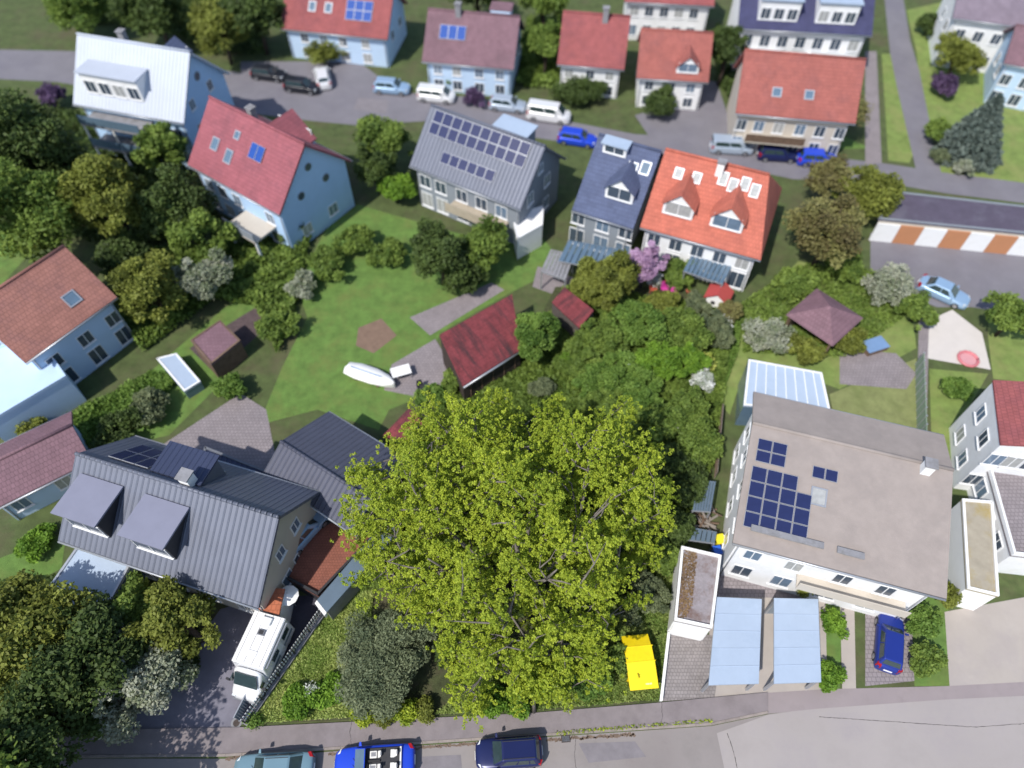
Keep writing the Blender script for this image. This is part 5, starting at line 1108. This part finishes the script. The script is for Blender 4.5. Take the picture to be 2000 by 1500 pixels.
# --- garden trees and shrubs around
T = [  # label, cat, px, py, r, h, leaves, n, size
 ('tall dark pine at the left edge', TR, 45,300,5.0,13,l_dark,26000,.3), ('dark green tree below the tall pine', TR, 60,430,4.2,10,l_mid,16000,.28), ('big olive-yellow columnar tree at the left', TR, 215,400,3.4,10,l_olive,24000,.22),
 ('dark green tree between white-roofed and crimson-roofed houses', TR, 320,300,2.4,7,l_mid,9000,.24), ('dark tree left of the crimson-roofed house', TR, 350,400,3.0,7.5,l_dark,12000,.24), ('green tree behind the annex garden', TR, 385,460,2.6,5.5,l_mid,9000,.22),
 ('olive tree in front of the terracotta-roofed house', TR, 290,560,3.0,6.5,l_olive,13000,.22), ('white blossoming tree in the left garden', TR, 395,545,2.3,4.5,l_white,9000,.18), ('dark tree beside the terracotta roof', TR, 235,500,2.2,5,l_dark,7000,.22),
 ('purple-leaved shrub near the white-roofed house', SH, 103,192,1.6,2.6,l_dpurple,3500,.2), ('small green tree behind the white-roofed house', TR, 430,60,3.4,7,l_olive,11000,.26), ('dark tree at the top left', TR, 300,20,4.0,8,l_dark,12000,.3), ('green tree in the top left corner gardens', TR, 150,15,4.0,7,l_mid,12000,.3), ('dark green tree top row near the red house', TR, 500,30,3.4,8,l_dark,10000,.3),
 ('green and yellow tree right of the crimson-roofed house', TR, 748,278,2.8,6,l_mid,12000,.22), ('bright green bush left of the solar roofed house', SH, 775,372,1.9,3.2,l_bright,7000,.18), ('dark green tree beside the shade-blue gable wall', TR, 735,330,2.0,5,l_dark,6500,.2), ('dark bush at the corner of the shade-blue gable', SH, 562,450,1.6,3,l_dark,5200,.18),
 ('large dark tree in the central garden', TR, 860,500,2.7,6,l_dark,14000,.2), ('green tree right of the large dark garden tree', TR, 950,480,2.4,5,l_mid,11000,.2), ('dark bush above the red shed', SH, 905,545,2.0,3,l_dark,8000,.18), ('low green shrub in the middle of the upper lawn', SH, 760,500,1.7,2.2,l_mid,6000,.18), ('round green shrub among the left lawn beds', SH, 540,640,1.6,2.2,l_mid,6000,.17), ('fresh green bush near the yard terrace', SH, 450,760,1.3,1.8,l_fresh,3600,.16),
 ('grey leafy shrub left of the terrace yard', SH, 290,800,1.6,2.2,l_grey,5200,.17), ('dark bush above the big grey house', SH, 235,840,1.8,2.6,l_dark,5600,.18), ('yellow-green bush near the annex', SH, 65,840,1.4,2.0,l_olive,3600,.17), ('dark shrub beside the garden shed rows', SH, 640,520,1.7,2.4,l_mid,6000,.18), ('blossoming pale bush in the kitchen garden', SH, 590,560,1.4,2,l_white,3800,.16), ('green shrub behind the white boat', SH, 700,470,1.8,2.6,l_mid,6400,.18),
 ('large yellow-green tree in the bottom left corner', TR, 60,1260,3.6,7.5,l_olive,20000,.2), ('dark tree below the pale canopy', TR, 180,1290,3.2,7,l_dark,16000,.2), ('yellow-green tree left of the motorhome', TR, 350,1215,2.4,6.5,l_olive,16000,.17), ('green tree right below the pale canopy', TR, 275,1190,1.8,5,l_mid,9000,.17), ('white blossoming tree in the bottom left', TR, 270,1330,2.6,5,l_white,14000,.16), ('greyish flowering bush nearest the driveway mouth', SH, 215,1380,2.0,3,l_white,8000,.16), ('dark bush in the bottom left corner', SH, 60,1400,2.2,3,l_dark,8000,.18), ('dark green tree in the deep left shadow', TR, 160,1380,2.0,4.5,l_dark,8000,.18),
 ('long clipped hedge piece by the left lawn', SH, 70,1060,1.3,1.5,l_bright,4500,.15),
 ('bronze-leaved large tree right of the orange double house', TR, 1618,455,3.4,7,l_brown,17000,.2), ('bronze-green tree beside the courtyard', TR, 1700,380,2.8,5.5,l_olive,12000,.2), ('thin bronze tree above the bronze-leaved large one', TR, 1620,350,2.4,5,l_brown,5500,.2), ('green shrub right under the bronze tree', SH, 1650,520,1.8,2.4,l_mid,6500,.17),
 ('bare mauve-brown tree before the orange-red house', TR, 1655,225,2.6,6,l_brown,2600,.16), ('dark green hedge below the orange-red house', SH, 1560,268,2.4,2.0,l_dark,6500,.2), ('dark bush between the two stepped red houses', SH, 1290,205,2.2,2.6,l_dark,6500,.2), ('green bush below the dull red house', SH, 1130,182,2.6,2.6,l_dark,6500,.2), ('green tree between the two red houses', TR, 1065,90,2.6,6,l_mid,8000,.24), ('dark tree right of the reddish orange house', TR, 1420,100,2.2,7,l_dark,7000,.24), ('purple shrub between parked cars', SH, 925,192,1.2,1.8,l_dpurple,2600,.17), ('green bush below the mauve-red house', SH, 900,150,1.8,2.2,l_mid,4600,.2), ('olive bush between dark cars and the red house', SH, 640,100,2.4,2.6,l_olive,6000,.22),
 ('tall dark tree behind the stepped houses', TR, 1060,5,3.2,8,l_mid,9000,.28), ('dark tree in the top middle', TR, 930,-15,3.4,8,l_dark,9000,.28), ('dark purple round bush in the right lawn', SH, 1845,168,1.7,2.6,l_dpurple,4200,.2), ('dark bush near the top of the side street', SH, 1815,50,1.8,2.6,l_dark,4200,.22), ('olive tree below the top right house', TR, 1870,110,2.6,5,l_olive,8000,.22), ('green bush left of the spruce', SH, 1830,260,1.6,2.2,l_mid,4200,.2), ('round white flowering bush near the street corner', SH, 1880,330,1.0,1.4,l_white,2600,.15), ('small pale bush left of the round white one', SH, 1838,308,1.0,1.4,l_grey,2400,.15),
 ('pale blossom bush by the courtyard', SH, 1740,560,2.2,2.8,l_white,8000,.17), ('green bush beside the courtyard wall', SH, 1790,612,1.7,2.4,l_mid,5600,.17), ('yellow-green bush below the mauve pavilion', SH, 1645,665,1.6,2.2,l_olive,5600,.16), ('white blossoming bush left of the pavilion', SH, 1500,660,2.0,2.4,l_white,7000,.16), ('olive bush between pavilion and conservatory', SH, 1575,690,1.4,2,l_olive,4200,.16), ('green shrub below the orange half corner', SH, 1545,560,1.8,2.4,l_mid,6400,.17), ('green tree at the right edge by the courtyard', TR, 1975,620,2.2,4,l_mid,8500,.18), ('green shrub below the sand patch', SH, 1870,760,1.2,1.6,l_fresh,3200,.15),
 ('yellow-green bush behind the carports', SH, 1570,1142,.9,1.6,l_olive,2800,.13), ('green shrub strip right of the carports', SH, 1625,1215,.8,1.5,l_bright,3000,.13), ('round green shrub at the end of the grass strip', SH, 1620,1320,.8,1.1,l_bright,3000,.13), ('green flowering shrub right of the parked dark blue car', SH, 1808,1290,1.2,1.4,l_mid,4600,.14), ('green shrub in front of the large right house', SH, 1800,1215,1.1,1.6,l_fresh,4200,.14), ('tall thin green shrub at the house corner', SH, 1842,1160,.8,2.4,l_olive,3000,.14),
]
for lb, ct, a, b, r_, hh, m_, n, ls in T: plant(lb, ct, a, b, r_, hh, m_, n, ls)
plant('large grey-green spruce on the right lawn', 'conifer', 1925, 235, 3.8, 7, l_blue, 26000, .24, cone=True, elong=2.4, name='spruce_tree')

G_ = [('mixed low shrubs and beds of the gardens above the lawn', [(230,500),(480,480),(560,440),(620,440),(600,500),(580,600),(545,700),(500,600),(420,590),(280,690),(240,620)], 20000, l_mid, .26, .8),
 ('low plants and beds left of the terrace yard', [(60,860),(300,730),(360,740),(200,880)], 9000, l_fresh, .2, .5),
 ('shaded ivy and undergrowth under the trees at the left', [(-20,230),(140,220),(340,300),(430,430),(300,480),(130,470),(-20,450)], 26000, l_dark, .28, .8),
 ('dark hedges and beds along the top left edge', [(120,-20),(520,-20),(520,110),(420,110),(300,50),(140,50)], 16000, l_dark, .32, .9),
 ('soft beds and tall grass of the right garden', [(1440,600),(1560,520),(1700,530),(1780,610),(1650,700),(1450,690)], 12000, l_mid, .2, .35),
 ('ground cover between the plot edge and the right lawn', [(1395,590),(1450,600),(1440,690),(1405,780)], 8000, l_fresh, .16, .3),
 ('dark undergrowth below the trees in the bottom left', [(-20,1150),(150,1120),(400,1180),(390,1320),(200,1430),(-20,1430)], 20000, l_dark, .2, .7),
 ('hedge plants between the top row houses', [(1030,40),(1100,40),(1110,180),(1010,170)], 5000, l_mid, .3, .7),
 ('rough planting around the orange-red house', [(1395,60),(1450,80),(1450,240),(1400,160)], 4000, l_dark, .3, .7)]
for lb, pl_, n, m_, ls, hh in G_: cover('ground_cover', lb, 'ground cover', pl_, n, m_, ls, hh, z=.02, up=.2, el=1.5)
plant('tall broad tree cut by the bottom left corner', TR, 20, 1500, 3.8, 8, l_dark, 14000, .2)
plant('tree just outside the bottom left of the street', TR, -130, 1620, 4.5, 11, l_mid, 12000, .26)
plant('street tree below the bottom left edge of the view', TR, 110, 1690, 3.0, 7, l_mid, 7000, .24)

# ------------------------------------------------------------ garden furniture
def chair(label, px, py, yaw, m_, z0=.11):
    c = P(px, py, .4); root = empty('garden_chair', (c.x, c.y, z0), rad(yaw), label, 'chair')
    MB().box(-.27,.27,-.26,.26,.38,.43).build('seat', m_, root, bevel=.02)
    MB().hexa([(-.27,.22,.44),(.27,.22,.44),(.27,.27,.44),(-.27,.27,.44)], [(-.22,.42,.95),(.22,.42,.95),(.22,.46,.95),(-.22,.46,.95)]).build('backrest', m_, root, bevel=.02)
    for x in (-.27,.27): MB().box(x-.03,x+.03,-.24,.26,.6,.64).build('armrest', m_, root)
    for x in (-.25,.25):
        for y in (-.23,.23): MB().box(x-.025,x+.025,y-.025,y+.025,0,.379).build('leg', m_, root)
chair('pink plastic chair in front of the judas tree', 1298, 566, 35, m_pink); chair('pink plastic chair nearest the blue flowers', 1314, 577, -10, m_pink)
chair('orange chair left of the two pink ones', 1277, 567, 60, m_orangep); chair('orange chair behind the left pink chair', 1292, 553, 150, m_orangep)
for i, (a, b, s_) in enumerate(((1344,570,.22),(1350,576,.18),(1346,580,.15),(1352,583,.2))):
    c = P(a, b, .3); root = empty('flower_pot', (c.x, c.y, .11), 0, ['largest clay pot of the cluster left of the play house','clay pot right of the largest one in the cluster','smallest clay pot in the cluster','clay pot nearest the play house in the cluster'][i], 'pot', 'clay pots by the play house')
    MB().tube([(0,0,0),(0,0,s_*1.6),(0,0,s_*1.6+.05)], [s_*.7,s_,s_*1.08], 14).build('pot', m_clay, root, True)
    p, rnd, cc = crown_points(s_*1.3,s_*1.3,s_,s_*2.2,160,8,s_*.5,rng); leaves('plant', p, .08, l_mid, root, rnd=rnd)
# terrace left of the shed with covered boat-like trough and table
sheet('shed_terrace', [(765,712),(850,662),(905,752),(815,775),(750,762)], .018, m_terr)
c = P(722,735,.5); root = empty('covered_boat', (c.x, c.y, .03), math.atan2(-1.2,3.0), 'long white covered boat on the lawn left of the shed', 'boat')
hull = loft([(-2.3,.25,.5),(-2.1,.6,.75),(-1,.8,.85),(.4,.8,.85),(1.5,.6,.8),(2.2,.2,.75),(2.35,.05,.72)], lambda t,w_,z: [(t,w_*.5,.1),(t,w_,z*.8),(t,w_*.9,z),(t,0,z+.15),(t,-w_*.9,z),(t,-w_,z*.8),(t,-w_*.5,.1)]).build('hull', m_whited, root, True)
MB().box(-1.7,1.2,-.04,.04,.98,1.03).build('ridge_pole', m_bluep, root); MB().box(-1.2,-1.0,-.5,.5,.02,.14).build('chock', m_wood, root); MB().box(.8,1.0,-.5,.5,.02,.14).build('chock', m_wood, root)
c = P(783,725,.7); root = empty('garden_table', (c.x, c.y, .03), rad(20), 'white garden table on the grey terrace by the shed', 'table')
MB().box(-.8,.8,-.5,.5,.70,.75).build('tabletop', m_whited, root)
for x in (-.7,.7):
    for y in (-.42,.42): MB().box(x-.03,x+.03,y-.03,y+.03,0,.699).build('leg', m_alu, root)
chair('black garden chair on the grey terrace by the shed', 822, 758, 20, m_dark, .03)
# greenhouse-like cold frame and items in the kitchen gardens
r, L = block('cold_frame', 'white glass cold frame beside the vegetable bed', 'cold frame', [(305,700),(345,690),(392,745),(360,765)], 1.1, m_glassb, m_lightmetal, .05, m_white)
r, L = block('garden_hut', 'small mauve-roofed garden hut by the vegetable bed', 'hut', [(372,665),(430,625),(470,665),(412,712)], 2.2, m_wood, m_tmauve, .06, m_wood)
c = P(1710,672,.6); root = empty('covered_sandpit', (c.x,c.y,.02), rad(20), 'blue covered garden box on the paving beyond the pale lawn', 'storage box')
MB().box(-1,1,-.6,.6,0,.5).build('box', m_wood, root); MB().box(-1.05,1.05,-.65,.65,.501,.58).build('lid', m_bluep, root, bevel=.03)
sheet('small_patio', [(1640,680),(1750,690),(1790,730),(1770,760),(1640,750)], .016, m_terr)
c = P(1892,700,.2); root = empty('paddling_pool', (c.x,c.y,.025), 0, 'small round pink paddling pool on the sand patch', 'paddling pool')
MB().tube([(math.cos(a*.5236)*.8, math.sin(a*.5236)*.8, .12) for a in range(13)], .12, 8).build('rim', mat('pink_soft', S(236,130,140,.7), .4, .05, 3), root, True); MB().tube([(0,0,.01),(0,0,.05)], .76, 20).build('pool_floor', mat('pink_floor', S(240,170,178,.7), .4, .05, 3), root)
